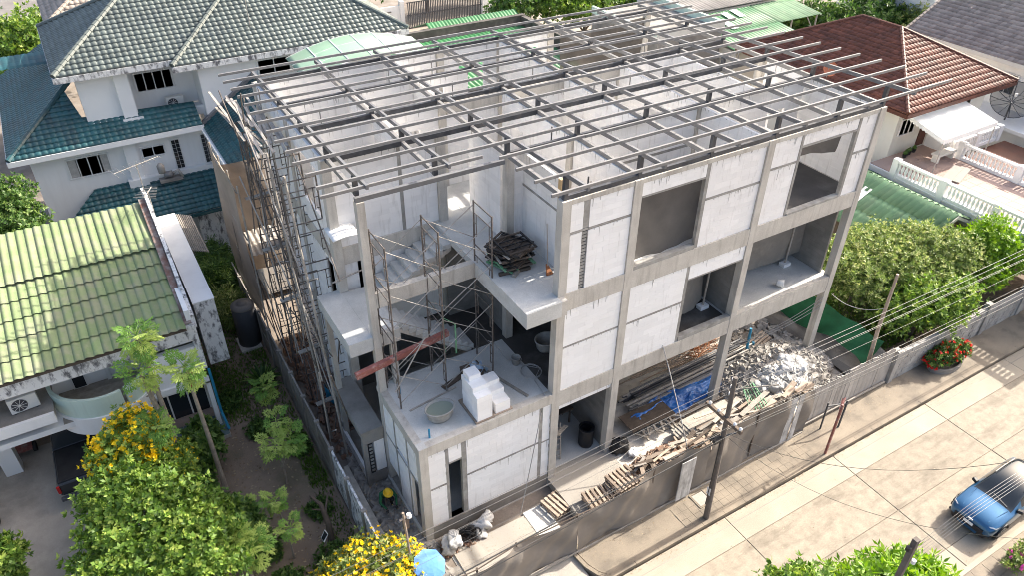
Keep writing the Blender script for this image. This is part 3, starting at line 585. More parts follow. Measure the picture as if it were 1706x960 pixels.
# ---------------- hoarding ----------------
hz=[(-6.2,2.0),(-4.4,1.85),(-3,2.1),(-.67,2.0),(.2,1.92),(1.6,2.3),(3.4,2.5),(5.1,2.5),(6.5,2.75),(8.0,2.7),(9.6,2.6),(10.2,2.35)]
def htop(x):
    for (a,za),(b,zb) in zip(hz[:-1],hz[1:]):
        if x<=b: return za+(zb-za)*(x-a)/(b-a)
    return hz[-1][1]
hd=thing('cloth_hoarding','long hoarding of dark dusty shade cloth along the pavement in front of the site','hoarding',(0,-2.78,.1))
def clothspan(x0,x1,seed,y=-2.8,bz=.13):
    r=random.Random(seed); p=[r.random()*6 for _ in range(5)]
    def f(u,v):
        x=x0+(x1-x0)*u; z=bz+(htop(x)-.04*math.sin(math.pi*u)-bz)*v
        d=.07*math.sin(x*1.9+p[0]+v*1.4)+.035*math.sin(x*3.6+v*7+p[1])*(.4+v)+.02*math.sin(x*6.5-v*8+p[4])+.07*math.sin(v*3.1)*math.sin(x*1.1+p[2])+.008*math.sin(x*9-v*11+p[3])
        return (x,y+d,z)
    return ob('shade_cloth',G().grid(f,int((x1-x0)*14),18),M['cloth'],hd,smooth=True)
for i,(a,b) in enumerate(((-6.4,-.68),(-.66,4.9),(4.92,8.9))): clothspan(a,b,i)
clothspan(9.55,10.3,9)
for x in (-6,-4.4,-3,-.67,.9,2.5,4.2,5.8,7.4,8.8,10.1): ob('post',G().bar((x,-2.7,.1),(x,-2.7,htop(x)+.03),.05),M['dwood'],hd)
for a,b in zip(hz[:-1],hz[1:]): ob('top_rail',G().tube([(a[0],-2.74,a[1]),(b[0],-2.74,b[1])],.024,6),M['dwood'],hd); ob('bottom_rail',G().bar((a[0],-2.86,.15),(b[0],-2.86,.15),.05),M['gwood'],hd)
M['oldpanel']=mk('stained_white_panel',(.62,.61,.60),(.36,.35,.34),sc=2.2,dirt=(.14,.135,.13),dsc=1.6,damt=.9,streak=True,bsc=60)
ob('plywood_panel',G().box(3.55,-2.96,.2,4.2,-2.93,2.2),M['oldpanel'],hd); ob('plywood_panel',G().box(8.95,-2.85,.15,9.3,-2.82,2.5),M['oldpanel'],hd); ob('plywood_panel',G().box(9.34,-2.9,.15,9.6,-2.87,2.55),M['oldpanel'],hd)
bf=thing('board_fence','grey weathered board fence at the right end of the hoarding','fence',(13,-2.6,.1)); x=10.25
k=0
while x<15.3:
    w=.22+.12*rng.random(); ob('board',G().prism([(x,-2.62+jit(.02),.12),(x+w-.012,-2.62,.12),(x+w-.012+.02,-2.6,2.05+jit(.1)),(x+.02,-2.6,2.1+jit(.1))],(0,.03,0)),M['grey_board'],bf); x+=w
ob('bottom_rail',G().bar((10.3,-2.7,.3),(15.4,-2.7,.3),.06),M['litconc'],bf)
# white block wall right
bw=thing('block_wall','low stained white block wall with white piers in front of the garden trees','wall',(20,-2.6,.1))
M['wwall']=mk('old_white_block',(.46,.445,.42),(.33,.315,.30),sc=1.5,dirt=(.13,.12,.11),dsc=1.2,damt=.7,streak=True,bsc=40,rnd=.12)
for i in range(int((36-15.9)/.4)):
    for j in range(7):
        if i>15 and j==6: continue
        ob('wall_block',G().box(15.9+i*.4-(.2 if j%2 else 0),-2.685+jit(.012),.125+j*.22,16.285+i*.4-(.2 if j%2 else 0),-2.52,.332+j*.22),M['wwall'],bw) if 15.9+i*.4<27 else None
ob('mortar_core',G().box(15.75,-2.66,.1,36,-2.54,1.6),M['wwall'],bw)
for x in (15.75,22.2,25.2,29): ob('pier',G().box(x-.14,-2.74,.1,x+.14,-2.46,1.85),M['wwall'],bw)
# left boundary wall between garden and site
lw=thing('boundary_wall','grey precast panel wall between the papaya garden and the building site','wall',(-6.6,5,.1))
y=-2.2
while y<16.5:
    for j in range(4): ob('precast_panel',G().box(-6.66+jit(.012),y+.07,.1+j*.5,-6.60+jit(.012),y+1.46,.592+j*.5),M['stain'] if y<3.5 else M['dconc'],lw)
    ob('post',G().box(-6.72,y-.06,.1,-6.54,y+.06,2.15),M['dconc'],lw); y+=1.53
for k,(x,z) in enumerate(((-6.3,.35),(-6.12,.28))):
    tag(ob('concrete_plank',G().bar((x,-.9+k*.25,z),(x+.02,4.3+k*.15,z),.17,.2),M['conc']),['long concrete plank lying tight against the boundary wall','long concrete plank on the outer side of the pair by the boundary wall'][k],'plank','concrete planks by the boundary wall')
# tall brown screen behind the scaffolding
sc_=thing('debris_screen','tall brown cloth screen on poles rising above the boundary wall','screen',(-6.6,13,.1))
fold('screen_cloth',lambda u,v:(-6.62+.05*math.sin(u*9+v*6),11.9+u*4.4,2.2+v*(6.4+.3*u)+.06*math.sin(u*7)),20,20,M['netl'],sc_)
fold('screen_cloth',lambda u,v:(-6.6+u*1.75,14.6+.08*math.sin(v*9+u*5),3.2+v*5.3),12,20,M['netl'],sc_)
for y in (11.9,13.4,14.9,16.3): ob('pole',G().tube([(-6.56,y,.2),(-6.5,y,8.8)],.035),M['gwood'],sc_)
for z in (2.4,4.4,6.4,8.5): ob('rail',G().tube([(-6.56,11.9,z),(-6.56,16.3,z+.1)],.03),M['gwood'],sc_)
fold('zinc_sheet',lambda u,v:(-6.4+u*1.4,12.6+v*1.6,5.2+.3*v+.03*math.sin(u*40)),40,2,M['galv'],sc_)
# pit bank, green net and wall on the right edge of the site
struct('earth_bank',G().grid(lambda u,v:(14.3+1.5*v+.15*math.sin(u*9),-2.4+u*12,.15+1.25*v**.7+.12*math.sin(u*17+v*5)),40,8),M['dconc'])
struct('bank_top',G().box(15.5,-2.45,-.2,16.2,12,.9),M['soil'])
gn=fold('green_net',lambda u,v:(14.55+1.0*v+.25*math.sin(u*6+v)*(1-v)+.06*math.sin(u*29+v*3),-2.0+u*8.5,1.0+.95*v+.22*math.sin(u*11)*(1-v)**2+.03*math.sin(u*37+v*9)),60,10,M['gnet']); tag(gn,'dark green shade net draped along the earth bank at the site edge','net')
for k in range(3): tag(ob('concrete_slab',G().bar((11.6+k*.35,3.4,.42+k*.1),(11.2+k*.3,6.0,.5+k*.12),.5,.1),M['conc']),['precast slab lying at the bottom of the leaning stack','precast slab in the middle of the leaning stack','precast slab on top of the leaning stack by the pit'][k],'slab','precast slabs stacked by the pit')
# ---------------- poles and cables ----------------
p=thing('utility_pole','dark concrete utility pole with a wooden crossarm standing by the kerb','utility pole',(4.1,-4.0,.1))
ob('pole_shaft',G().tube([(4.1,-4.0,.05),(4.02,-3.86,6.75)],.11,10,r2=.07),M['pole'],p)
ob('crossarm',G().bar((3.95,-3.05,5.05),(3.95,-4.62,5.05),.1,.13),M['dwood'],p)
for y in (-3.2,-3.6,-4.3,-4.55): ob('insulator',G().lathe([(.0,.0),(.05,.0),(.06,.06),(.03,.1),(0,.12)],(3.95,y,5.12),8),M['white'],p)
for z in (5.9,6.2,6.5): ob('insulator',G().lathe([(.0,.0),(.055,.0),(.055,.08),(0,.1)],(4.1,-3.75,z),8),M['white'],p)
ob('stay_bracket',G().tube([(3.6,-3.7,4.1),(4.4,-4.1,4.35)],.035),M['dsteel'],p); ob('splice_box',G().cb((3.75,-3.95,4.2),(.28,.14,.14)),M['black'],p); ob('notice',G().box(3.955,-4.02,1.4,3.962,-3.86,1.75),M['white'],p)
p=thing('steel_post','dark red steel post on the kerb with a clump of rusty brackets','post',(10.12,-4.1,.1)); ob('post_shaft',G().bar((10.12,-4.1,.1),(10.12,-4.1,2.75),.075),M['redsteel'],p); ob('bracket',G().bar((10.1,-4.1,2.6),(10.5,-3.9,2.75),.06).bar((10.2,-4.0,2.4),(10.55,-3.8,2.6),.05),M['redsteel'],p)
p=thing('steel_bracket','dark bent steel frame stub standing on the pavement behind the red post','frame',(11.2,-3.2,.1)); ob('leg',G().bar((11.0,-3.1,.1),(11.05,-3.05,1.5),.05),M['dsteel'],p); ob('leg',G().bar((11.7,-3.4,.1),(11.9,-3.3,1.4),.06),M['dsteel'],p); ob('crossbar',G().bar((11.02,-3.07,1.35),(11.85,-3.32,1.3),.05),M['dsteel'],p)
tag(ob('timber_pole',G().tube([(14.9,-2.05,.2),(14.55,-2.08,3.0),(14.42,-2.1,5.9)],[.09,.08,.055],8),M['wood']),'thin rusty brown pole leaning at the edge of the trees','pole')
p=thing('site_pole','thin reddish pole with a small lamp box near the yellow flowering bush','pole',(-5.9,-1.2,.1)); ob('pole_shaft',G().tube([(-5.9,-1.25,.1),(-6.02,-1.2,3.9)],.04,8),M['wood'],p); ob('box',G().cb((-5.95,-1.15,3.3),(.18,.1,.45)),M['dwood'],p); ob('lamp',G().lathe([(0,0),(.09,.02),(.07,.14),(0,.16)],(-5.85,-1.2,3.6),10),M['white'],p); ob('crossarm',G().bar((-6.15,-1.2,3.62),(-5.8,-1.2,3.7),.05),M['wood'],p)
p=thing('concrete_post','grey concrete post top rising out of the near tree beside the road','utility pole',(1.65,-11,0)); ob('pole_shaft',G().bar((1.65,-11.1,0),(1.62,-11.0,9.0),.115),M['pole'],p); ob('insulator',G().lathe([(0,0),(.06,0),(.06,.1),(0,.12)],(1.45,-11.0,8.75),8),M['black'],p)
for z in (7.4,8.2): ob('insulator',G().lathe([(0,0),(.05,0),(.05,.1),(0,.12)],(1.75,-11.1,z),8),M['white'],p)
M['wcable']=mk('weathered_wire',(.17,.165,.16),(.14,.135,.13),rough=.35,spec=.7,bump=0)
def cable(x0,x1,y,z,sag,r,mat,label,grp='overhead cables along the kerb',y1=None):
    n=44; pts=[]
    for k in range(n+1):
        x=x0+(x1-x0)*k/n; s=((x-4)%38)/38; pts.append((x,y if y1 is None else y+(y1-y)*k/n,z-sag*4*s*(1-s)))
    return tag(ob('overhead_cable',G().tube(pts,r,5),M[mat],smooth=True),label,'cable',grp)
for k,(y,z,s,r,m) in enumerate(((-3.2,5.22,.5,.011,'acable'),(-3.6,5.22,.55,.011,'acable'),(-4.3,5.22,.5,.011,'acable'),(-4.55,5.22,.6,.011,'acable'))):
    cable(-34,80,y,z,s,r*.42,'wcable',['bare pale wire on the crossarm end furthest from the road','bare pale wire on the site side of the crossarm next to the pole','bare pale wire on the road side of the crossarm next to the pole','bare pale wire on the crossarm end nearest the road'][k])
for k,(y,z,s,r) in enumerate(((-3.75,4.25,.7,.022),(-3.85,4.05,.9,.014),(-3.7,5.95,.4,.007),(-3.72,6.25,.35,.007),(-3.74,6.5,.3,.007))):
    cable(-34,80,y,z,s,r,'cable' if k<2 else 'wcable',['thick dark cable below the crossarm along the hoarding','thin dark cable hanging lowest under the thick one','pale wire on the lowest insulator of the pole top','pale wire on the middle insulator of the pole top','pale wire on the topmost insulator of the pole'][k])
for k in range(5): cable(1.65,50,-10.95+.0*k,8.7-.22*k,.8,.004,'wcable',['topmost','second highest','middle','second lowest','lowest'][k]+' of the five pale wires crossing over the blue car','wires over the blue car',y1=-10.4)
def sagc(p,q,s,r,m,label,n=14):
    p=Vector(p);q=Vector(q); return tag(ob('drop_cable',G().tube([p.lerp(q,k/n)-Vector((0,0,s*4*(k/n)*(1-k/n))) for k in range(n+1)],r,5),M[m],smooth=True),label,'cable')
sagc((4.1,-4.02,4.4),(8.6,-10.6,7.2),1.1,.008,'cable','dark service wire dropping from the pole and crossing the road')
sagc((4.15,-4.05,4.2),(6.2,-11.5,6.4),1.0,.0065,'cable','second thin service wire crossing the road from the pole')
sagc((3.9,-3.98,4.1),(3.88,-4.0,1.0),.0,.018,'black','black earth wire running down the side of the pole')
sagc((4.75,.05,H1+.1),(4.9,-2.2,.6),-.1,.02,'acable','pale hose hanging from the first floor beam down to the timber')
sagc((-.25,.1,H1+.05),(-1.6,-.7,.35),.1,.018,'acable','pale hose hanging down the terrace wall to the screed')
for k in range(3): sagc((13.5,.0,3.8-.25*k),(10.2-.3*k,2.2,.9),.5,.014,'acable',['upper','middle','lower'][k]+' of the three pale wires slung from the far right column')
sagc((13.8,-.1,3.9),(14.45,-2.08,4.2),.35,.014,'acable','pale wire strung from the far right column to the brown pole')
# dry leaves and grit along the kerb and the hoarding foot
def litter(name,n,region,s0,s1,mat):
    v=[];f=[];r=[]
    for k in range(n):
        x,y,z=region(); a=rng.random()*6.28; s=s0+(s1-s0)*rng.random(); i=len(v); c,d=math.cos(a)*s,math.sin(a)*s
        v+=[(x-c,y-d,z),(x+d*.5,y-c*.5,z+.006),(x+c,y+d,z),(x-d*.5,y+c*.5,z+.006)]; f.append((i,i+1,i+2,i+3)); r.append(rng.random())
    ob(name,npmesh(name,np.array(v),np.array(f),mat,r),mat,kind='stuff')
M['litter']=leafmat('dry_leaf',(.10,.07,.04),(.26,.18,.10),(.36,.3,.2))
litter('leaf_litter',900,lambda:(-.5+rng.random()*28,-4.27-abs(rng.gauss(0,.12)),.006),.008,.028,M['litter'])
litter('leaf_litter',600,lambda:(-.3+rng.random()*28,-2.95-abs(rng.gauss(0,.3)),.128),.008,.028,M['litter'])
litter('leaf_litter',300,lambda:(-4+rng.random()*34,-5-rng.random()*4.8,.006),.01,.035,M['litter'])
litter('leaf_litter',2500,lambda:(-12.2+rng.random()*5.4,-3+rng.random()*16,.168),.02,.07,M['litter'])
litter('site_grit',600,lambda:(-6+rng.random()*5.4,-2.6+rng.random()*2,.232),.006,.022,M['litter'])
litter('site_grit',900,lambda:(-4.8+rng.random()*4.7,.05+rng.random()*3.2,H1+.008),.006,.03,M['chipw'])
litter('site_grit',700,lambda:(8.3+rng.random()*5,.3+rng.random()*1.6,H1+.004),.008,.04,M['chipw'])
# ---------------- materials stored on site ----------------
def plank(p,q,w,h,m,label,cat='plank',grp=None,name='timber_plank'): return tag(ob(name,G().bar(p,q,w,h),M[m]),label,cat,grp)
for k in range(110):
    x=2.6+4.4*rng.random(); y=-2.25+.95*rng.random(); z=.75+.75*rng.random()*(1-abs(y+1.8)/1.2); a=jit(.5)+(.0 if rng.random()<.8 else 1.3); L=.3+.9*rng.random()
    d=Vector((math.cos(a),math.sin(a),jit(.2)))*L/2; c=Vector((x,y,z)); mm=rng.choice(('wood','gwood','wood','dwood')); plank(c-d,c+d,.06+.09*rng.random(),.03+.02*rng.random(),mm,{'wood':'pinkish','gwood':'greyed','dwood':'dark'}[mm]+' board in the timber heap behind the cloth hoarding, '+('at the pallet end' if x<4.1 else 'in the middle' if x<5.5 else 'at the end by the pole'),'plank','jumbled timber behind the hoarding')
for k in range(26):
    x=6.2+3.4*rng.random(); y=-2.2+1.3*rng.random(); z=.95+.55*rng.random(); a=jit(.35); L=.8+1.2*rng.random()
    d=Vector((math.cos(a),math.sin(a),jit(.12)))*L/2; c=Vector((x,y,z)); mm=rng.choice(('gwood','gwood','wood')); plank(c-d,c+d,.08+.12*rng.random(),.03,mm,('greyed' if mm=='gwood' else 'pinkish')+' board lying by the flat plywood sheets, '+('left of the pole' if x<7.5 else 'towards the rubble'),'plank','boards round the plywood sheets')
for k in range(5):
    o=ob('plywood_sheet',G().box(5.2+k*.14,-1.75+k*.1,.85+k*.035,7.6+k*.12,-.75+k*.06,.87+k*.035),M['gwood'],bevel=.004); o.rotation_euler=(0,0,0)
    tag(o,['plywood sheet at the bottom of the flat pile by the pole','second plywood sheet from the bottom of the flat pile','middle plywood sheet of the flat pile by the pole','second plywood sheet from the top of the flat pile','topmost plywood sheet of the flat pile by the pole'][k],'plywood','plywood sheets by the pole')
def pallet():
    t=thing('pallet','x','pallet'); 
    for k in range(6): ob('slat',G().box(-.5+k*.18,-.45,.10,-.40+k*.18,.45,.125),M['wood'],t)
    for y in (-.42,0,.38): ob('bearer',G().box(-.5,y,0,.52,y+.06,.10),M['wood'],t)
    return t
pl0=pallet(); spots=[]
for i,(x,y,n,rz,z0,t,d) in enumerate(((1.0,-1.85,3,-.08,.5,0,'front'),(2.05,-1.75,5,.04,.5,.0,'tall'),(-.15,-1.0,2,.15,.22,0,'single'))):
    for k in range(n):
        nm={'front':'low stack of pallets nearest the hoarding corner','tall':'tall stack of reddish pallets beside the timber heap','single':'pair of pallets on the damp slab left of the entrance'}[d]
        lab=f"{['bottom','second','third','fourth','topmost'][k if k<n-1 else 4]} pallet in the {nm}"
        if i==0 and k==0: o=pl0; o.location=(x,y,z0); o.rotation_euler=(0,0,rz); o['label']=lab
        else: o=dup(pl0,(x+jit(.04),y+jit(.04),z0+k*.135),rz+jit(.06),lab)
        o['group']='wooden pallets behind the hoarding'
for k in range(34):
    y=1.0+rng.random()*.85; z=.62+.028*(k//3); m=rng.choice(('galv','galv','steel','dsteel')); x=4.9+jit(.4); L=5.6+rng.random()*1.2
    tag(ob('steel_section',G().bar((x,y,z),(x+L,y+.15+jit(.05),z+.02),.07,.07),M[m]),{'galv':'bright galvanised','steel':'grey primed','dsteel':'dark'}[m]+' steel section in the bundle lying behind the blue tarp','steel section','steel bundle behind the blue tarp')
for k in range(46):
    x=3.2+rng.random()*5; y=1.9+rng.random()*2.6
    tag(ob('rusty_pipe',G().tube([(x,y,.58+.05*rng.random()),(x+3+rng.random(),y+jit(.4),.6+.1*rng.random())],.03,6),M['wood']),'rusty pipe in the dark stack furthest back under the house','pipe','rusty pipes under the house')
def tarpf(u,v):
    x=4.3+u*6.9; c=.72+.2*math.sin(u*2.4)+.12*u; w=(.30+.18*math.sin(u*3.1))*(1+.12*math.sin(u*21+1)); t=(v-.5)*2
    q=Vector((x*1.1,t*1.6,0)); fo=.16*(1-abs(mnoise.noise(q)))**3+.07*(1-abs(mnoise.noise(q*2.6+Vector((5,2,1)))))**3+.03*mnoise.noise(q*7)
    return (x+.12*mnoise.noise(q*1.7),c-.1+w*t*1.35+.1*mnoise.noise(q*1.3+Vector((0,0,4))),.47+.30*max(0,1-abs(t)**2.4)*(.75+.25*math.sin(u*6+1))*(1-.55*u)+fo*(1-.4*u))
tp=fold('blue_tarp',tarpf,150,36,M['tarp']); tag(tp,'crumpled bright blue tarp thrown over a bundle on the slab','tarp')
o=ob('dark_sheet',G().grid(lambda u,v:(3.9+u*2.1,.0+v*.95,.86+.02*math.sin(u*5)),4,3),M['dwood'],solid=.03); tag(o,'dark plywood sheet lying on offcuts in front of the blue tarp','plywood')
for k in range(12):
    c=Vector((4.2+k*.16+jit(.1),-.05+jit(.12),.6+.12*rng.random())); d=Vector((jit(.3),.3+jit(.1),jit(.05))); plank(c-d,c+d,.08,.06,'gwood','short offcut poking out under the dark plywood sheet','offcut','offcuts under the dark sheet')
for k in range(9):
    c=Vector((6.2+rng.random()*2.4,-.15+jit(.35),.52+.05*k/9)); d=Vector((.7+rng.random()*.5,jit(.1),0)); plank(c-d,c+d,.1,.03,rng.choice(('gwood','dwood')),'grey board strewn on the slab in front of the tarp','plank','boards strewn before the tarp')
g=G()
for k in range(90):
    c=Vector((9.7+jit(.9),2.5+jit(.6),.55+.3*rng.random())); d=Vector((jit(1),jit(1),jit(.25))).normalized()*(.25+.35*rng.random()); g.tube([c-d,c+Vector((0,0,.05)),c+d],.012,4)
M['rebar']=mk('rusty_rebar',(.42,.17,.07),(.3,.12,.05),sc=6); ob('rebar_tangle',g,M['rebar'],kind='stuff')
tag(ob('blue_pipe',G().tube([(11.27,1.4,.5),(11.27,1.45,2.0)],.06,10),M['bluepvc']),'tall bright blue plastic pipe standing in the slab','pipe'); tag(ob('blue_pipe',G().tube([(11.9,1.6,.5),(11.9,1.62,.85)],.06,10),M['bluepvc']),'short blue pipe stub beside the rubble','pipe')
for k in range(4): plank((10.3,1.0+k*.16,.6),(12.9,1.55+k*.16,.75),.1,.08,'wood','brown timber lying from the blue pipe towards the rubble','plank','timbers by the blue pipe')
for k in range(7): plank((8.2+.12*k,-1.9,1.2+.05*k),(8.9+.1*k,-.6,1.35+jit(.1)),.03,.03,'greenpipe','thin green steel rod lying on the boards by the rubble heap','rod','green rods by the rubble heap')
for k,(x,y,z) in enumerate(((8.4,-2.35,2.3),(9.4,-2.3,2.45),(10.3,-2.2,2.2),(10.7,-2.25,2.0),(9.9,-2.0,2.25))): plank((x-.35,y-.1,z-.25),(x+.35,y+.1,z-.22),.2,.12,'wood',['pale timber block perched behind the cloth, left of the others','pale timber block lying second from the left behind the cloth','pale timber block at the corner of the board fence','pale timber block furthest right over the board fence','pale timber block set back on the rubble edge'][k],'timber block','pale blocks along the hoarding top')
tag(ob('steel_pole',G().tube([(8.6,-.5,1.3),(9.9,-1.5,1.75)],.03),M['galv']),'galvanised pole lying across the near side of the rubble','pole')
# entrance bay
brl=thing('black_barrel','black plastic barrel in the shaded entrance bay','barrel',(2.2,.75,.5)); ob('barrel_body',G().lathe([(0,0),(.26,0),(.29,.1),(.29,.75),(.26,.85),(.2,.86)],(2.2,.75,.5),20),M['black'],brl,smooth=True); ob('rim',G().lathe([(.27,.83),(.31,.84),(.31,.9),(.27,.9)],(2.2,.75,.5),20),M['black'],brl)
ld=thing('small_ladder','short steel trestle ladder standing just inside the entrance bay','ladder',(.8,.6,.5))
for x in (.62,.95): ob('rail',G().bar((x,.6,.5),(x,.75,2.3),.04),M['galv'],ld)
for k in range(6): ob('rung',G().bar((.62,.615+.022*k,.75+.27*k),(.95,.615+.022*k,.75+.27*k),.03),M['galv'],ld)
plank((.5,.3,2.3),(1.2,.75,2.0),.16,.04,'gwood','short pale board resting on the trestle ladder')
tb=thing('work_table','rough dark work table deep in the entrance bay','table',(1.8,2.2,.5)); ob('table_top',G().box(1.1,1.9,1.25,2.4,2.6,1.3),M['dwood'],tb)
for x in (1.2,2.3):
    for y in (2.0,2.5): ob('leg',G().bar((x,y,.5),(x,y,1.25),.06),M['dwood'],tb)
# ---------------- on the terrace ----------------
def tub(name,loc,lab,m='dconc',sx=.48,sy=.36,rz=0,full=True):
    t=thing(name,lab,'tub',loc); prof=[(.0,.0),(.7,.0),(.86,.12),(1,.42),(1.07,.44),(1.07,.47),(.97,.47),(.82,.14),(.66,.04),(0,.04)]
    g=G().lathe([(r,z) for r,z in prof],(0,0,0),28,sx,sy); g.v=[(loc[0]+x,loc[1]+y,loc[2]+z) for x,y,z in g.v]; ob('tub_body',g,M[m],t,smooth=True)
    if full: g=G().lathe([(0,0),(.95,0)],(loc[0],loc[1],loc[2]+.38),28,sx,sy); ob('water_surface',g,M['water'],t)
    return t
M['tubm']=mk('cement_stained_tub',(.40,.39,.36),(.30,.29,.27),sc=4,dirt=(.5,.49,.47),dsc=3,damt=.6)
tub('mixing_tub',(-3.68,.95,H1+.003),'oval cement mixing tub full of cloudy green water on the terrace','tubm'); tub('mixing_tub',(1.1,2.1,H1+.003),'empty grey tub standing in the dark room behind the corner column','tubm',.42,.36,full=False)
def aacstack(cx,cy,layers,lab,rz=0):
    s=thing('block_stack',lab,'block stack',(cx,cy,H1)); BM=mesh('stack_block',G().box(-.298,-.1,0,.298,.1,.198),M['aac'])
    ob('pallet_board',G().box(cx-.34,cy-.64,H1+.003,cx+.34,cy+.6,H1+.06),M['wood'],s)
    for k,rows in enumerate(layers):
        for (j,f) in rows: inst('stack_block',BM,s,(cx+jit(.004),cy-.5+j*.203,H1+.062+k*.2),(0,0,jit(.01)),(f,1,1))
    return s
aacstack(-2.5,.72,[[(j,.9) for j in range(5)] for k in range(5)]+[[(j,.9) for j in (1.4,2.4,3.4,4.2)],[(3.1,.7),(4.1,.7)]],'tall stack of white aerated blocks stepped at the top on the terrace')
aacstack(-1.82,.75,[[(j,.9) for j in range(5)],[(j,.9) for j in range(5)],[(j,.9) for j in (2,3,4)],[(j,.8) for j in (3.2,4.2)]],'low stepped stack of white aerated blocks right of the tall stack')
tag(ob('loose_block',G().bar((-2.05,.72,H1+.4),(-1.6,.78,H1+.42),.16,.1),M['aac']),'loose white block lying on the low stepped stack','block')
for k,(x,y) in enumerate(((-4.35,.35),(-4.35,2.6))): tag(ob('pipe_stub',G().tube([(x,y,H1),(x,y,H1+.36)],.035,8),M['bluepvc']),['blue pipe stub sticking up near the front corner of the terrace','blue pipe stub sticking up near the slim corner column'][k],'pipe','blue pipe stubs on the terrace')
bk=thing('bucket','grey cement bucket on the dusty floor behind the terrace','bucket',(-.25,1.95,H1)); ob('bucket_body',G().lathe([(0,0),(.12,0),(.16,.3),(.175,.31),(.155,.31),(.115,.02),(0,.02)],(-.25,1.95,H1),16),M['tubm'],bk,smooth=True); ob('handle',G().tube([(-.41,1.95,H1+.3),(-.4,1.8,H1+.24),(-.25,1.76,H1+.2),(-.1,1.8,H1+.24),(-.09,1.95,H1+.3)],.008,5),M['galv'],bk)
hs=[(-1.0,2.6,H1+.9)]+[(-.8+.8*k/14+.02*math.sin(k),2.5-.06*k,H1+.75*(1-k/10)**2*(k<10)+.02) for k in range(14)]+[(.02+.35*math.cos(t*.5)-.05,1.3+.38*math.sin(t*.5),H1+.025+.003*t) for t in range(26)]+[(-.15,.9,H1+.02),(-.2,.5,H1+.02),(-.24,.06,H1+.05)]
tag(ob('hose',G().tube(hs,.014,5),M['acable'],smooth=True),'looped pale hose lying across the terrace floor by the bucket','hose')
plank((-3.0,2.1,H1+.03),(-2.1,2.35,H1+.03),.2,.04,'dwood','dark wide board lying flat at the back of the terrace'); plank((-4.4,1.7,H1+.02),(-2.6,1.95,H1+.02),.06,.03,'gwood','long thin batten lying along the terrace floor'); plank((-1.35,2.2,H1+.03),(-.75,.35,H1+.03),.1,.04,'gwood','grey batten lying from the doorway to the terrace edge')
cl=fold('blue_cloth',lambda u,v:(-2.05+u*.7,1.95+v*.5,H1+.3+.1*math.sin(u*9+v*4)+.07*math.sin(v*13-u*5)-.3*(abs(u-.5)*1.6)**3),26,20,M['tarp']); M['bcloth']=mk('faded_blue_cloth',(.28,.40,.55),(.42,.5,.6),sc=6,dirt=(.6,.62,.65),dsc=4,damt=.6); cl.data.materials[0]=M['bcloth']; tag(cl,'faded blue cloth heaped behind the white blocks on the terrace','cloth')
bx=thing('dark_crate','dark crate under the faded blue cloth on the terrace','crate',(-1.9,2.2,H1)); ob('crate_body',G().box(-2.15,2.0,H1+.003,-1.5,2.5,H1+.26),M['dwood'],bx); ob('crate_lid',G().box(-2.17,1.98,H1+.262,-1.48,2.52,H1+.28),M['dwood'],bx)
# formwork stack on the upper slab
FM=[]
for k in range(16):
    a=.18+jit(.42); L=1.05+jit(.12); z=H2+.1+k*.045; f=thing('formwork_panel',f"{'green edged' if k<5 else 'dark'} formwork panel in the heap on the upper slab, {['bottom','second','third','fourth','fifth','sixth','seventh','eighth','ninth','tenth','eleventh','twelfth','thirteenth','fourteenth','fifteenth','topmost'][k]} layer",'formwork',(.0-.25+jit(.08),2.35+jit(.1),z),a,'formwork panels heaped on the upper slab')
    if k%4==1 or k<3: ob('panel_sheet',G().box(-.5,-L/2,0,.5,L/2,.018),M['dwood'],None).parent=f
    else:
        for q in range(3): ob('cross_rail',G().box(-.5,-L/4+L/4*q-.02,-.008,.5,-L/4+L/4*q+.02,.02),M['black' if k%2 else 'dwood'],None).parent=f
    for s in (-1,1): ob('frame_rail',G().box(s*.5-.03,-L/2-.03,-.012,s*.5+.03,L/2+.03,.03),M['greenpipe' if k<5 else ('gwood' if k%4==0 else 'black')],None).parent=f
    for s in (-1,1): ob('frame_end',G().box(-.47,s*L/2-.03,-.011,.47,s*L/2+.03,.029),M['dwood'],None).parent=f
plank((-.95,1.9,H2+.06),(.1,1.75,H2+.06),.1,.1,'dwood','dark bearer sticking out under the formwork heap'); plank((-.6,1.6,H2+.05),(-.1,1.95,H2+.05),.12,.1,'gwood','short block in front of the formwork heap')
br=thing('broom','reddish broom leaning against the wall on the upper slab','broom',(.6,1.6,H2)); ob('handle',G().tube([(.5,1.35,H2+.2),(.78,1.9,H2+1.4)],.014,6),M['wood'],br); ob('bristles',G().prism([(.35,1.15,H2+.01),(.6,1.15,H2+.01),(.53,1.38,H2+.25),(.47,1.38,H2+.25)],(0,.05,0)),M['rebar'],br)
# ---------------- scaffolding ----------------
def frame(w=1.14,h=1.57,m='rust'):
    t=thing('scaffold_section','x','scaffold frame')
    for s in (-1,1): ob('leg',G().tube([(0,s*w/2,0),(0,s*w/2,h)],.028,6),M[m],t)
    ob('top_bar',G().tube([(0,-w/2,h-.03),(0,w/2,h-.03)],.022,6),M[m],t); ob('middle_bar',G().tube([(0,-w/2,h-.42),(0,w/2,h-.42)],.018,6),M[m],t)
    for s in (-1,1): ob('ladder_rungs',G().tube([(0,s*(w/2-.16),.35),(0,s*(w/2-.16),h-.42)],.015,5).bar((0,s*w/2,.4),(0,s*(w/2-.16),.4),.02).bar((0,s*w/2,.8),(0,s*(w/2-.16),.8),.02),M[m],t)
    return t
f0=frame(); f0.location=(-4.6,2.5,H1); first=[True]
LV=['ground','second','third','top']
def putframe(loc,rz,label,grp):
    if first[0]: first[0]=False; f0.location=loc; f0.rotation_euler=(0,0,rz); f0['label']=label; f0['group']=grp; return
    dup(f0,loc,rz,label,grp)
XS=((-4.6,'left'),(-2.95,'middle'),(-1.18,'right'))
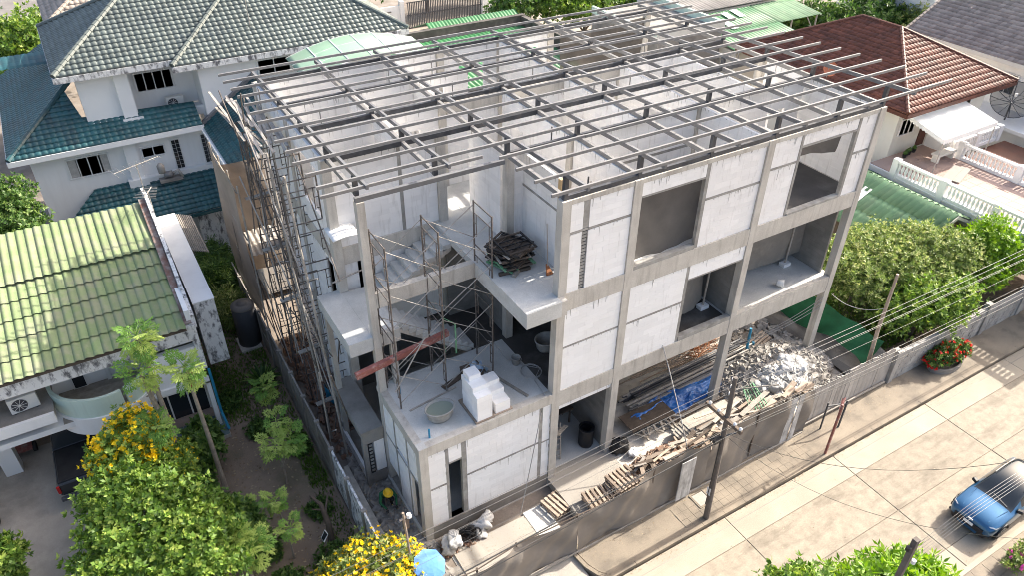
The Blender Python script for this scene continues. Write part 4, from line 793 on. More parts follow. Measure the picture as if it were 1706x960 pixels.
for x,nm in XS:
    for k in range(4): putframe((x,2.5,H1+.02+k*1.55),0,f"{LV[k]} lift frame of the {nm} scaffold tower on the terrace",'scaffold frames on the terrace')
def cross(p,q,lab,grp,h=1.2,m='galv',name='cross_brace'):
    t=thing(name,lab,'brace',((p[0]+q[0])/2,(p[1]+q[1])/2,p[2]),0,grp)
    ob('brace_tube',G().tube([(p[0],p[1],p[2]+.25),(q[0],q[1],q[2]+.25+h)],.014,5),M[m],t); ob('brace_tube',G().tube([(p[0],p[1]+.02,p[2]+.25+h),(q[0],q[1]+.02,q[2]+.25)],.014,5),M[m],t)
for a,b,n in ((-4.6,-2.95,'left'),(-2.95,-1.18,'right')):
    for k in range(4):
        for y,s in ((1.93,'front'),(3.07,'rear')):
            if False: continue
            cross((a,y,H1+k*1.55),(b,y,H1+k*1.55),f"crossed braces on the {s} of the {n} scaffold bay, {LV[k]} lift",'scaffold braces on the terrace')
tag(ob('steel_beam',G().bar((-5.9,2.0,6.72),(-2.6,2.35,6.85),.16,.2),M['redsteel']),'reddish steel beam laid through the scaffold, poking out to the left','beam')
tag(ob('scaffold_tube',G().tube([(-4.75,1.9,5.6),(-3.6,1.9,7.4)],.024,6),M['galv']),'loose white tube leaning in the left scaffold bay','tube'); tag(ob('green_pipe_section',G().tube([(-2.9,2.0,6.4),(-2.9,2.0,7.8),(-2.5,2.0,7.4),(-2.5,2.0,6.2)],.03,6),M['greenpipe']),'green painted frame tube in the middle scaffold tower','tube')
sagc((-5.2,5.6,7.75),(-3.6,5.7,7.9),-.02,.03,'galv','level tube lashed across the columns behind the landing')
for i,y in enumerate((6.7,8.5,10.3,12.0)):
    for k in range(7):
        if i==0 and k>6: continue
        putframe((-5.45+jit(.03),y,.2+k*1.57),R(90)+jit(.03),f"{['ground','second','third','fourth','fifth','sixth','top'][k]} lift frame of the side scaffold, {['first','second','third','fourth'][i]} row from the landing",'scaffold frames along the side wall')
for i,(a,b) in enumerate(((6.7,8.5),(8.5,10.3),(10.3,12.0))):
    for k in range(7):
        if (i+k)%4==2: continue
        cross((-6.0,a,.2+k*1.57),(-6.0,b,.2+k*1.57),f"crossed braces of the side scaffold, bay {['nearest the landing','in the middle','furthest back'][i]}, {['ground','second','third','fourth','fifth','sixth','top'][k]} lift",'braces along the side wall',m='rust')
for k in range(46):
    y=4.2+rng.random()*8.5; x=-6.35+rng.random()*1.2; z=.2+rng.random()*2 if k<16 else 3+rng.random()*6; L=2.5+rng.random()*3.5; d=Vector((jit(.25),jit(.8),.2+rng.random()*1.4)).normalized()*L
    c=Vector((x,y,z)); e=c+d; e.x=min(max(e.x,-6.5),-5.05)
    mm=rng.choice(('rust','galv','rust','galv','rust')); tag(ob('scaffold_tube',G().tube([c,e],.024,6),M[mm]),('dark rusty' if mm=='rust' else 'pale grey')+' loose tube in the side scaffolding, '+('low down' if k<16 else 'high up')+(' near the landing' if y<7 else ' halfway back' if y<10 else ' at the far end'),'tube','loose tubes in the side scaffold')
for k in range(2): tag(ob('bamboo_pole',G().tube([(-5.85-.2*k,4.9+1.2*k,.3),(-6.05,5.9+1.8*k,11.8)],.045,6),M['gwood']),['tall pale pole nearest the landing rising up the side scaffold','tall pale pole further back in the side scaffold'][k],'pole','tall poles of the side scaffold')
for k in range(26):
    x=-6.3+rng.random()*1.2; y=8.0+rng.random()*3.6; L=1.4+rng.random()*1.6
    tag(ob('roof_batten',G().bar((x,y,11.25+.25*rng.random()),(x+jit(.25),y+L*.9,11.4+.4*rng.random()),.09,.03),M['galv' if k%3 else 'gwood']),('pale metal' if k%3 else 'grey wooden')+' offcut strewn on top of the side scaffold','offcut','offcuts on the side scaffold top')
wf=fold('white_board',lambda u,v:(-5.1+u*.9,5.0+v*.9+.1,9.6+.06*math.sin(u*3)),6,6,M['awn'],solid=.03); tag(wf,'white curved board lying in the open side window','board')
for k in range(5): plank((-6.3,6.5+k*1.35,1.9+1.57*k),(-5.0,6.6+k*1.35,1.92+1.57*k),.2,.04,'gwood',['walk board on the lowest level','walk board on the second level','walk board on the third level','walk board on the fourth level','walk board on the fifth level'][k]+' of the side scaffold','walk board','walk boards of the side scaffold')
dr=thing('blue_drum','blue drum on the ground under the side scaffold','drum',(-5.2,8.2,.15)); ob('drum_body',G().lathe([(0,0),(.29,0),(.3,.3),(.28,.31),(.3,.6),(.29,.88),(0,.88)],(-5.2,8.2,.15),18),M['bluepvc'],dr,smooth=True); ob('lid',G().lathe([(0,.9),(.27,.9),(.27,.88)],(-5.2,8.2,.15),18),M['black'],dr)
tag(ob('empty_bucket',G().lathe([(0,0),(.12,0),(.15,.28),(.16,.28),(.13,.02)],(0,0,0),14),M['acw'],smooth=True),'pale bucket lying on its side in the wide open bay','bucket'); o=bpy.data.objects['empty_bucket']; o.location=(11.2,.75,H1+.15); o.rotation_euler=(1.5,0,.6)
tag(ob('loose_block',G().bar((8.55,.7,H1+.12),(8.95,1.1,H1+.12),.2,.2),M['aac']),'white block left by the column in the wide open bay','block')
# ---------------- common house pieces ----------------
def pane_window(par,x0,z0,x1,z1,y,n=4,cur=False,axis='x',flip=1):
    """a window in a wall facing -Y (axis x) or -X (axis y): frame with mullions, panes and sill"""
    def bx(a0,c0,a1,c1,d0,d1): return (G().box(a0,y+d0,c0,a1,y+d1,c1) if axis=='x' else G().box(y+d0,a0,c0,y+d1,a1,c1))
    w=ob('window',bx(x0-.06,z0-.05,x1+.06,z0,-.06,.05),M['alum'],par)
    def sub(nm,g,m): o=ob(nm,g,m,None); o.parent=w; o.location=-org(w); ORG[o.name]=Vector((0,0,0)); return o
    sub('frame',bx(x0-.05,z1,x1+.05,z1+.05,-.05,.05),M['alum'])
    for k in range(n+1): a=x0+(x1-x0)*k/n; sub('mullion',bx(a-.022-(.02 if k in(0,n) else 0),z0,a+.022+(.02 if k in (0,n) else 0),z1,-.045,.04),M['alum'])
    for k in range(n): a=x0+(x1-x0)*k/n; sub('pane',bx(a+.022,z0,a+(x1-x0)/n-.022,z1,.0,.012),M['glass'])
    if cur: sub('curtain',bx(x0+.02,z0,x0+(x1-x0)*.22,z1,-.008,-.003),M['curtain']); sub('curtain',bx(x1-(x1-x0)*.2,z0,x1-.02,z1,-.008,-.003),M['curtain'])
    return w
def acunit(loc,lab,rz=0,s=1.0):
    t=thing('air_conditioner',lab,'air conditioner',loc,rz)
    def p(nm,g,m,**k): o=ob(nm,g,m,None,**k); o.parent=t; return o
    p('casing',G().box(-.42*s,-.15*s,.06,.42*s,.17*s,.62*s),M['acw'],bevel=.015); p('fan_grille',G().tube([(-.12*s,-.152*s,.34*s),(-.12*s,-.175*s,.34*s)],.23*s,20),M['dsteel']); 
    g=G()
    for k in range(10): a=k*math.pi/5; g.bar((-.12*s,-.178*s,.34*s),(-.12*s+.22*s*math.cos(a),-.178*s,.34*s+.22*s*math.sin(a)),.012)
    p('fan_guard',g,M['acw']); p('foot',G().box(-.38,-.12,0,-.3,.14,.06),M['dsteel']); p('foot',G().box(.3,-.12,0,.38,.14,.06),M['dsteel']); return t
def ridge(par,p,q,r=.13,m='gteal',n=None,name='ridge_tile'):
    p=Vector(p);q=Vector(q); L=(q-p).length; n=n or max(2,int(L/.33))
    MAXR.append(1)
    for k in range(n): ob(name,G().tube([p.lerp(q,k/n),p.lerp(q,(k+1.08)/n)],r,8,r2=r*.86),M[m],par)
MAXR=[]
def hip(par,x0,x1,y0,y1,z,sl,mat,tw=.3,th=.36,amp=.035,axis='x',name='roof_tiles',sides='fblr',caps=None,over=0):
    """hip roof over a rectangle, built face by face, with hip and ridge tiles"""
    h=min(x1-x0,y1-y0)/2; L=math.sqrt(1+sl*sl)
    W_,D=x1-x0,y1-y0
    if 'f' in sides: tiles(name,M[mat],par,(x0,y0,z),(1,0,0),(0,1,sl),[(0,0),(W_,0),(W_-h,h*L),(h,h*L)],tw,th,amp)
    if 'b' in sides: tiles(name,M[mat],par,(x1,y1,z),(-1,0,0),(0,-1,sl),[(0,0),(W_,0),(W_-h,h*L),(h,h*L)],tw,th,amp)
    if 'l' in sides: tiles(name,M[mat],par,(x0,y1,z),(0,-1,0),(1,0,sl),[(0,0),(D,0),(D-h,h*L),(h,h*L)],tw,th,amp)
    if 'r' in sides: tiles(name,M[mat],par,(x1,y0,z),(0,1,0),(-1,0,sl),[(0,0),(D,0),(D-h,h*L),(h,h*L)],tw,th,amp)
    zt=z+h*sl; e=.05; m=caps or mat
    A,Bq=((x0+h,y0+h,zt+e),(x1-h,y0+h,zt+e)) if W_>=D else ((x0+h,y0+h,zt+e),(x0+h,y1-h,zt+e))
    ridge(par,(x0,y0,z+e),A,m=m); ridge(par,(x1,y0,z+e),Bq if W_>=D else A,m=m)
    if 'l' in sides: ridge(par,(x0,y1,z+e),(x0+h,y1-h,zt+e),m=m)
    ridge(par,A,Bq,m=m)
    for a,b in (((x0-.02,y0-.02),(x1+.02,y0-.02)),((x0-.02,y0),(x0-.02,y1)),((x1+.02,y0),(x1+.02,y1))): ob('fascia',G().bar((*a,z-.13),(*b,z-.13),.05,.22),M['stain'] if mat=='gteal' else M['white'],par)
    g=G().box(x0+.03,y0+.03,z-.2,x1-.03,y1-.03,z-.16); ob('soffit',g,M['white'],par)
# ---------------- green roofed house in the papaya garden ----------------
SH=thing('green_roofed_house','white mould stained house with big pale green corrugated roof and curved balcony','house',(-13,12,.2))
def S1(n,x0,y0,z0,x1,y1,z1,m='white',**k): return ob(n,G().box(x0,y0,z0,x1,y1,z1),M[m],SH,**k)
S1('floor_slab',-20,8.9,2.7,-9.5,16.5,2.92); S1('wall',-20,10.65,2.92,-9.5,10.8,5.5); S1('wall',-9.66,9.0,.2,-9.5,16.6,6.0); S1('wall',-20,16.4,.2,-9.5,16.6,6.6); S1('wall',-20,13.5,.2,-12,13.65,2.7); S1('wall',-12.0,9.95,.2,-11.85,13.6,2.7); S1('wall',-11.3,9.2,2.93,-11.15,10.6,5.0)
S1('roof_fascia',-20,8.86,4.76,-9.52,8.98,5.44,'stain'); S1('roof_fascia',-9.64,8.84,3.4,-9.44,9.02,5.42,'stain'); S1('ceiling',-20,8.98,5.1,-9.66,10.65,5.14); S1('ledge_beam',-20,8.72,3.28,-14.5,8.86,3.68); S1('ledge_floor',-20,8.862,3.4,-14.5,10.64,3.6,'dconc')
S1('balcony_beam',-11.2,9.0,2.55,-9.5,9.25,4.4); S1('balcony_floor',-14.4,8.9,2.922,-11.2,10.64,2.96,'gwood')
def bal(u,z): a=math.pi*(1+u); return (-12.9+1.72*math.cos(a),10.25+1.75*math.sin(a),z)
for z0,z1,m,t in ((3.05,3.85,'palegreen',0),(2.3,3.05,'white',.04)):
    g=G()
    for k in range(40):
        a,b=k/40,(k+1)/40
        def q(u,z,s): p=bal(u,z); return (-12.9+(p[0]+12.9)*s,10.25+(p[1]-10.25)*s,z)
        if m=='palegreen' and abs(k-24)<1: continue
        P=[q(a,z0,1+t),q(b,z0,1+t),q(b,z0,.93),q(a,z0,.93),q(a,z1,1+t),q(b,z1,1+t),q(b,z1,.93),q(a,z1,.93)]
        g.add(P,[(0,3,2,1),(4,5,6,7),(0,1,5,4),(1,2,6,5),(2,3,7,6),(3,0,4,7)])
    ob('balcony_parapet',g,M[m],SH)
ob('balcony_slab',G().prism([bal(k/24,2.93) for k in range(25)],(0,0,.05)),M['gwood'],SH)
d=ob('balcony_door',G().box(-13.9,10.6,2.95,-13.4,10.648,4.9),M['alum'],SH); S1('door_glass',-13.84,10.58,3.0,-13.46,10.6,4.8,'glass'); S1('downpipe',-12.75,10.55,2.95,-12.62,10.645,5.1,'alum')
pane_window(SH,-19,3.9,-16.6,5.0,10.65,3)
# glass doors and porch
S1('glass_door',-11.84,9.9,.35,-9.68,9.94,2.6,'glass')
for x in (-11.84,-11.1,-10.4,-9.72): S1('door_frame',x,9.86,.35,x+.06,9.96,2.62,'alum')
S1('curtain',-10.35,9.95,.35,-9.72,9.97,2.55,'curtain'); S1('porch_step',-11.9,9.6,.2,-9.4,9.86,.6,'terr')
po=S1('porch_floor',-11.8,8.3,.16,-9.36,9.6,.34,'conc')
for i in range(8):
    for j in range(4): ob('porch_tile',G().box(-11.78+i*.302,8.32+j*.32,.335,-11.49+i*.302,8.63+j*.32,.352),M['pteal'] if 'pteal' in M else M.setdefault('pteal',mk('porch_tile',(.14,.21,.22),(.10,.16,.17),sc=2,rnd=.2)),SH)
ob('blue_downpipe',G().tube([(-9.42,9.0,3.2),(-9.42,8.98,1.0),(-9.35,8.5,.4)],.05,8),M['bluepvc'],SH)
S1('gate_pillar',-17.0,10.4,.19,-16.45,10.9,3.28)
# right side box, rusty gutter, parapet
ob('side_box',G().box(-9.24,10.0,2.55,-8.5,17.2,5.5),M['stain'],SH); ob('box_lid',G().box(-9.26,9.98,5.502,-8.48,17.22,5.54),M['white'],SH)
ob('parapet',G().prism([(-9.5,9.0,5.2),(-9.5,9.0,5.75),(-9.5,13.0,6.75),(-9.5,15.8,7.4),(-9.5,17.5,6.9),(-9.5,17.5,5.2)],(.13,0,0)),M['stain'],SH)
M['rustg']=mk('rusty_gutter',(.16,.075,.055),(.24,.20,.18),sc=3,dirt=(.35,.33,.32),dsc=3,damt=.5)
ob('gutter',G().prism([(-9.76,8.9,5.55),(-9.76,13.0,6.62),(-9.76,15.8,7.25),(-9.76,15.8,7.2),(-9.76,8.9,5.5)],(.24,0,0)),M['rustg'],SH)
ob('asbestos_sheet',G().grid(lambda u,v:(-8.42+u*.6,14.2+v*3.4,5.25-u*.25+.03*math.sin(u*50)),60,1),M['gwood'],SH,solid=.02)
RF=ob('roof_deck',G().prism([(-20,8.8,5.40),(-20,13.0,6.38),(-20,15.7,6.93),(-20,16.6,6.5),(-20,16.6,6.4),(-20,8.8,5.3)],(10.25,0,0)),M['dwood'],SH)
TW_=.30
def tilemesh(L,seed):
    r=random.Random(seed); g=G(); n=8
    def f(u,v): 
        x=(u-.5)*TW_; return (x,-.06+v*L,.045*abs(math.cos((u-.5)*math.pi))**.7*(1-.12*v)+.02*math.sin(u*6.28)+(.05-.045*v))
    g.grid(f,10,2); m=mesh('roof_tile',g,M['greent'],True); return m
for (ya,za,yb,zb,nc) in ((8.74,5.46,13.05,6.46,5),(13.0,6.50,15.75,7.03,1)):
    L=math.hypot(yb-ya,zb-za); an=math.atan2(zb-za,yb-ya); tm=tilemesh(L/nc*1.06,nc)
    for c in range(nc):
        for k in range(33):
            o=bpy.data.objects.new('roof_tile',tm); COL.objects.link(o); o.parent=RF; o.location=Vector((-9.90-k*.298,ya+(yb-ya)*c/nc,za+(zb-za)*c/nc))-org(SH); o.rotation_euler=(an,0,0)
acunit((-15.3,9.55,3.6),'dusty outdoor air conditioner on the ledge beside the curved balcony',.1,1.05)
def antenna(loc,lab,h=1.6,L=1.6,rz=0):
    t=thing('tv_antenna',lab,'antenna',loc,rz)
    def p(nm,g): o=ob(nm,g,M['galv'],None); o.parent=t
    p('mast',G().tube([(0,0,0),(0,0,h)],.02,5)); p('boom',G().tube([(-L/2,0,h-.1),(L/2,0,h)],.018,5))
    for k in range(8): x=-L/2+L*k/7; l=.45-.03*k; p('element',G().tube([(x,-l,h-.1+.1*k/7),(x,l,h-.1+.1*k/7)],.012,4))
antenna((-9.4,16.6,6.9),'tv antenna on the parapet of the green roofed house',1.5,1.9,.3); antenna((-9.35,15.2,6.9),'small low antenna just below the taller one on the parapet',.9,.7,1.0)
# ---------------- big white house with dark teal roofs ----------------
TH=thing('teal_roofed_house','large white two storey house with layered teal and grey green tiled roofs','house',(-6,26,.2))
def T(n,x0,y0,z0,x1,y1,z1,m='white'): return ob(n,G().box(x0,y0,z0,x1,y1,z1),M[m],TH)
T('wall',-13.4,23.0,.2,-5.3,23.2,7.0); T('wall',-13.4,23.2,.2,-13.2,33,7.0); T('wall',-5.5,23.2,.2,-5.41,24.5,7.3); T('wall',-10.55,23.45,6.9,-8.35,23.7,10.2); T('wall',-10.55,23.7,6.9,-10.3,30,10.2); T('wall',-8.35,24.6,7.5,-5.4,24.8,10.2); T('wall',-8.55,23.7,7.0,-8.35,24.6,10.2); T('wall',-5.2,22.7,.2,4.4,22.9,10.0); T('wall',4.2,22.9,.2,4.4,33,10.0); T('wall',-5.4,22.7,.2,-5.2,24.8,10.1)
T('pillar',-9.0,23.25,7.2,-8.4,23.45,10.1); T('pillar_base',-9.1,23.1,7.2,-8.2,23.46,7.75); T('ledge',-8.36,23.4,7.25,-5.2,24.6,7.45); T('ledge_kerb',-8.36,23.3,7.3,-5.3,23.42,7.72); T('bay_kerb',-10.4,23.3,7.3,-9.1,23.44,7.8)
T('pillar',-9.5,22.75,4.4,-8.95,23.0,6.95); T('pillar_base',-9.7,22.6,4.4,-8.8,23.0,4.9); T('ledge_kerb',-8.8,22.7,4.5,-5.4,23.0,4.85)
pane_window(TH,-8.05,8.45,-6.35,9.3,24.6,4); pane_window(TH,-12.0,5.5,-10.2,6.4,23.0,4,True); pane_window(TH,-8.75,5.82,-7.7,6.25,23.0,2); pane_window(TH,-2.6,8.9,-1.0,9.6,22.7,2)
for x0 in (-7.35,-5.95):
    gb=ob('glass_block_panel',G().box(x0-.04,22.96,4.85,x0+.4,22.999,6.45),M['alum'],TH)
    for i in range(2):
        for j in range(7): o=ob('glass_block',G().box(x0+.01+i*.18,22.93,4.9+j*.215,x0+.165+i*.18,22.965,5.09+j*.215),M['glass'],None); o.parent=gb; o.location=-org(gb)
acunit((-6.55,24.2,7.47),'white air conditioner on the ledge under the upper window of the teal roofed house',0,1.0)
pp=thing('water_pump','grey water pump on the tiled ledge of the teal roofed house','pump',(-7.9,22.4,4.75))
for nm,g,m in (('motor',G().tube([(-8.1,22.4,4.95),(-7.7,22.4,4.95)],.16,12),'steel'),('tank',G().lathe([(0,0),(.16,.02),(.18,.4),(.1,.5),(0,.52)],(-8.15,22.45,5.05),12),'galv'),('elbow_pipe',G().tube([(-7.7,22.4,4.95),(-7.4,22.35,5.1),(-7.3,22.3,4.7)],.08,8),'galv'),('base',G().box(-8.35,22.2,4.62,-7.3,22.6,4.76),'dconc')): ob(nm,g,M[m],pp,smooth=(nm!='base'))
sl=.55
tiles('roof_tiles',M['gteal'],TH,(-11.3,22.7,10.33),(1,0,0),(0,1,sl),[(0,0),(8,0),(8,4.4),(4,4.565),],.27,.29,.04)
tiles('roof_tiles',M['gteal'],TH,(-11.3,30.9,10.33),(0,-1,0),(1,0,sl),[(0,0),(8.2,0),(4.1,4.68)],.27,.29,.04)
ridge(TH,(-11.3,22.7,10.4),(-7.25,26.75,12.63)); ridge(TH,(-11.3,30.9,10.4),(-7.25,26.8,12.63)); ridge(TH,(-7.25,26.8,12.63),(-2,26.8,12.63))
tiles('roof_tiles',M['gteal'],TH,(-6.5,22.2,10.15),(1,0,0),(0,1,sl),[(0,0),(11.8,0),(6.0,6.74),(5.9,6.74)],.27,.29,.04)
tiles('roof_tiles',M['gteal'],TH,(-6.5,34.2,10.15),(0,-1,0),(1,0,sl),[(0,0),(12,0),(6,6.8)],.27,.29,.04)
tiles('roof_tiles',M['gteal'],TH,(5.3,22.2,10.15),(0,1,0),(-1,0,sl),[(0,0),(12,0),(6,6.85)],.27,.29,.04)
ridge(TH,(-6.5,22.2,10.2),(-.6,28.1,13.45)); ridge(TH,(5.3,22.2,10.2),(-.6,28.1,13.45))
for a,b,z in (((-11.34,22.66),(-6.4,22.66),10.18),((-6.54,22.16),(5.3,22.16),10.0),((-11.34,22.7),(-11.34,30.9),10.18)): ob('fascia',G().bar((*a,z),(*b,z),.06,.26),M['stain'],TH)
T('soffit',-11.2,22.75,10.06,-5,30.8,10.09); T('soffit',-6.4,22.22,9.86,5.2,34,9.9)
# middle skirt roof
tiles('roof_tiles',M['teal'],TH,(-14.1,22.3,7.15),(1,0,0),(0,1,.577),[(0,0),(8.3,0),(8.3,1.5),(3.4,1.5),(3.0,3.4),(3.0,3.46)],.27,.28,.036)
tiles('roof_tiles',M['teal'],TH,(-14.1,34,7.15),(0,-1,0),(1,0,.577),[(0,0),(11.7,0),(8.3,3.9),(0,3.9)],.27,.28,.036)
ridge(TH,(-14.1,22.3,7.2),(-10.7,25.7,9.2),m='teal'); ob('fascia',G().bar((-14.15,22.25,7.03),(-5.75,22.25,7.03),.06,.24),M['white'],TH); ob('fascia',G().bar((-14.15,22.25,7.03),(-14.15,34,7.03),.06,.24),M['white'],TH); T('soffit',-14.0,22.3,6.9,-5.8,23.0,6.93)
tiles('roof_tiles',M['teal'],TH,(-14.6,30.5,9.2),(1,0,0),(0,-1,-.2),[(0,0),(3.2,0),(3.2,1.2),(0,1.2)],.3,.36,.03)
# low skirt roof and right wing
tiles('roof_tiles',M['teal'],TH,(-12.8,20.7,3.45),(1,0,0),(0,1,.55),[(-.8,0),(8.2,0),(8.2,2.62),(1.6,2.62)],.27,.28,.036)
tiles('roof_tiles',M['teal'],TH,(-5.75,22.66,6.95),(0,-1,0),(1,0,.68),[(0,0),(6.2,0),(6.2,3.4),(0,3.4)],.27,.28,.036)
tiles('roof_tiles',M['teal'],TH,(-.1,16.46,6.95),(0,1,0),(-1,0,.68),[(0,0),(6.2,0),(6.2,3.4),(0,3.4)],.27,.28,.036)
T('wall',-5.4,16.8,.2,-.4,22.68,6.85); T('gable_wall',-4.6,16.78,6.85,-1.2,22.6,7.6)
ob('hip_flashing',G().bar((-5.85,22.6,7.0),(-2.9,22.6,9.05),.28,.16),M['steel'],TH); T('gutter',-13,20.55,3.3,-4.6,20.68,3.44,'teal'); T('wall',-7.2,21.3,.2,-5.2,21.5,3.3,'stain'); T('gutter',-5.9,16.5,6.78,-5.74,22.6,6.93,'white')
antenna((-2.4,23.6,10.6),'tall tv antenna standing on the grey green roof near the canopy',3.0,2.2,.2)
# house behind with grey tiles
RG=thing('rear_grey_house','dark grey tiled roof house half hidden behind the teal roofed house','house',(-4,40,.2)); hip(RG,-11.0,3,36.0,46,9.0,.5,'greyt',sides='fl'); ob('wall',G().box(-10,37,.2,2,45,8.8),M['white'],RG)
CP=thing('arched_canopy','pale green arched polycarbonate canopy beside the teal roofed house','canopy',(2,20,0))
ob('canopy_sheet',G().grid(lambda u,v:(-1.4+u*6.7,18.9+v*2.9,9.25+1.0*math.sin(math.pi*(.12+.76*u))+.18*v),24,2),M['canopy'],CP,solid=.03,smooth=True)
for k in range(4): v=k/3; ob('canopy_rib',G().tube([(-1.4+u/12*6.7,18.9+v*2.9,9.24+1.0*math.sin(math.pi*(.12+.76*u/12))+.18*v) for u in range(13)],.035,5),M['white'],CP)
for k in range(1,6): ob('canopy_joint',G().tube([(-1.4+6.7*k/6,18.9+w*2.9,9.27+1.0*math.sin(math.pi*(.12+.76*k/6))+.18*w) for w in (0,1)],.03,5),M['white'],CP)
for x in (-1.3,2,5.2): ob('canopy_post',G().bar((x,19.0,0),(x,19.0,9.6),.1),M['white'],CP)
LV_=thing('louvre_wall','dusty louvred service wall under the pale green canopy','wall',(2,19.4,0)); ob('wall',G().box(-1.3,19.3,0,5.2,19.5,8.3),M['cream'],LV_)
for k in range(7): ob('louvre',G().box(-1.2,19.1,5.2+k*.45,5.1,19.29,5.32+k*.45),M['greym'],LV_)
# ---------------- behind the site ----------------
GR=thing('green_metal_shed','bright green ribbed metal roof behind a dark gutter parapet','shed',(15,31,0))
tiles('metal_roof',M['greenm'],GR,(8.8,27,4.0),(1,0,0),(0,1,.07),[(0,0),(11.6,0),(11.6,8.6),(0,8.6)],.36,4.5,.07,.01,4,shape=2)
M['dpar']=mk('dark_parapet',(.10,.09,.085),(.06,.055,.05),sc=1.2,dirt=(.2,.18,.16),dsc=1,damt=.5)
for b in ((8.3,35.7,0,20.9,36.1,5.3),(20.5,28,0,20.9,35.7,5.25),(8.4,27.0,0,20.4,27.2,3.9)): ob('parapet',G().box(*b),M['dpar'],GR)
ob('gutter',G().box(8.8,35.4,4.5,20.4,35.69,4.75),M['greym'],GR)
GS=thing('small_green_gable','small green gabled metal roof beyond the dark parapet','shed',(19,40.5,0)); 
tiles('metal_roof',M['greenm'],GS,(14.8,38.4,3.2),(1,0,0),(0,1,.4),[(0,0),(8.2,0),(8.2,2.6),(0,2.6)],.3,3,.05,.01,4,shape=2); tiles('metal_roof',M['canopy'],GS,(23.0,43.2,3.2),(-1,0,0),(0,-1,.4),[(0,0),(8.2,0),(8.2,2.6),(0,2.6)],.3,3,.05,.01,4,shape=2); ob('wall',G().box(15.2,38.8,0,22.6,42.8,3.1),M['cream'],GS)
WF=thing('white_boundary_wall','white panelled garden wall behind the green roofs','wall',(15,53,0)); ob('wall',G().box(6,53,0,18,53.2,2.2),M['white'],WF)
for x in (6,9,12,15,18): ob('pier',G().box(x-.2,52.8,0,x+.2,53.3,2.6),M['white'],WF)
for k in range(5):
    for x in (9.6,16.2): ob('vent_bar',G().box(x,52.9,.5+k*.3,x+.7,52.99,.6+k*.3),M['greym'],WF)
GT=thing('sliding_gate','dark vertical bar sliding gate beside the white garden wall','gate',(22,52.5,0)); 
for k in range(44): ob('bar',G().box(18.4+k*.18,52.5,.1,18.48+k*.18,52.56,2.5),M['dsteel'],GT)
for z in (.1,1.3,2.45): ob('rail',G().box(18.3,52.46,z,26.4,52.5,z+.09),M['dsteel'],GT)
for x in (26.6,): ob('gate_post',G().box(x-.3,52.3,0,x+.3,52.9,2.7),M['white'],GT)
tag(ob('white_gate_wall',G().box(27,52.4,0,32,52.6,2.4),M['white']),'short white wall right of the dark sliding gate','wall'); tag(ob('street_pole',G().tube([(30.5,50,0),(30.5,50,6)],.1,8),M['galv']),'slim pale pole beside the far gate','pole')
struct('back_lane',G().box(2,44,-.1,40,52.3,.1),M['drive'])
# grey block of a neighbour right behind the site
GB=thing('grey_rendered_block','plain grey brown rendered building behind the roof grid','building',(26.5,26,0)); ob('wall',G().box(23.8,23.5,0,29.6,31,6.2),M['dconc'],GB); ob('parapet',G().box(23.7,23.4,6.2,29.7,23.6,6.8),M['cream'],GB); ob('roof_edge',G().box(23.7,23.6,6.2,23.9,31,6.7),M['palegreen'],GB); ob('parapet',G().box(29.5,23.6,6.2,29.7,31,6.7),M['palegreen'],GB)
RR=thing('green_sheet_roof','green and white ribbed sheet roof right of the grey block','shed',(33.5,25.5,0))
tiles('metal_roof',M['greenm'],RR,(29.8,21.8,4.9),(1,0,0),(0,1,.12),[(0,0),(7.0,0),(7.0,6.2),(0,6.2)],.33,3,.06,.02,4,shape=2); ob('wall',G().box(30,22.2,0,36.5,28,4.8),M['cream'],RR)
for x,y in ((33.5,26.2),(34.6,26.4),(32.4,24.9)): ob('translucent_sheet',G().bar((x,y,5.03+.12*(y-21.8)),(x+.1,y+1.3,5.19+.12*(y-21.8)),.6,.02),M['awn'],RR)
R2=thing('grey_sheet_roof','old grey ribbed sheet roof above the green one','shed',(35,30,0)); tiles('metal_roof',M['greym'],R2,(29.8,28,5.9),(1,0,0),(0,1,.1),[(0,0),(10.4,0),(10.4,6),(0,6)],.33,3,.06,.02,4,shape=2); ob('wall',G().box(30,28.3,0,40,33.5,5.7),M['cream'],R2)
ob('roof_vent',G().lathe([(.25,0),(.25,.25),(.45,.3),(.5,.5),(.2,.7),(0,.72)],(38,29.5,6.0),12),M['gwood'],R2)
R3=thing('green_lean_to','faded green ribbed lean-to roof at the far right of the sheds','shed',(39.5,27,0)); tiles('metal_roof',M['oldgreen'],R3,(37.0,24.8,5.2),(1,0,0),(0,1,.12),[(0,0),(4.6,0),(4.6,3.4),(0,3.4)],.33,3,.06,.02,4,shape=2)
for x in (38.5,41.3): ob('post',G().bar((x,25,0),(x,25,5.2),.1),M['galv'],R3)
ob('brace',G().bar((41.3,25,3.8),(40.2,25,5.1),.06),M['galv'],R3)
# ---------------- brown roofed house on the right ----------------
BR=thing('brown_roofed_house','white house with a red brown tiled hip roof beside the site','house',(32,13,.2))
hip(BR,26.9,36.9,6.8,19.5,6.5,.49,'brownt',.28,.36,.045,sides='fblr'); 
for a in ((27.9,7.8,.2,36.0,8.0,6.4),(27.9,8.0,.2,28.1,18.5,6.4),(35.8,8.0,.2,36,18.5,6.4)): ob('wall',G().box(*a),M['cream'],BR)
for o in BR.children:
    if o.name.startswith('fascia'): o.data.materials[0]=M['brownt']
pane_window(BR,28.3,4.6,29.6,5.5,7.8,3); ob('door',G().box(30.3,7.76,3.5,31.0,7.8,5.4),M['brownt'],BR); pane_window(BR,33.6,4.7,34.6,5.8,7.8,2)
ob('terrace_slab',G().box(26.3,-5,3.1,31.2,7.8,3.4),M['white'],BR)
ob('lower_wall',G().box(26.3,6.5,.2,31.2,6.8,3.1),M['cream'],BR)
td=ob('terrace_floor',G().box(26.4,-4.9,3.402,31.1,7.75,3.43),M['terr'],BR)
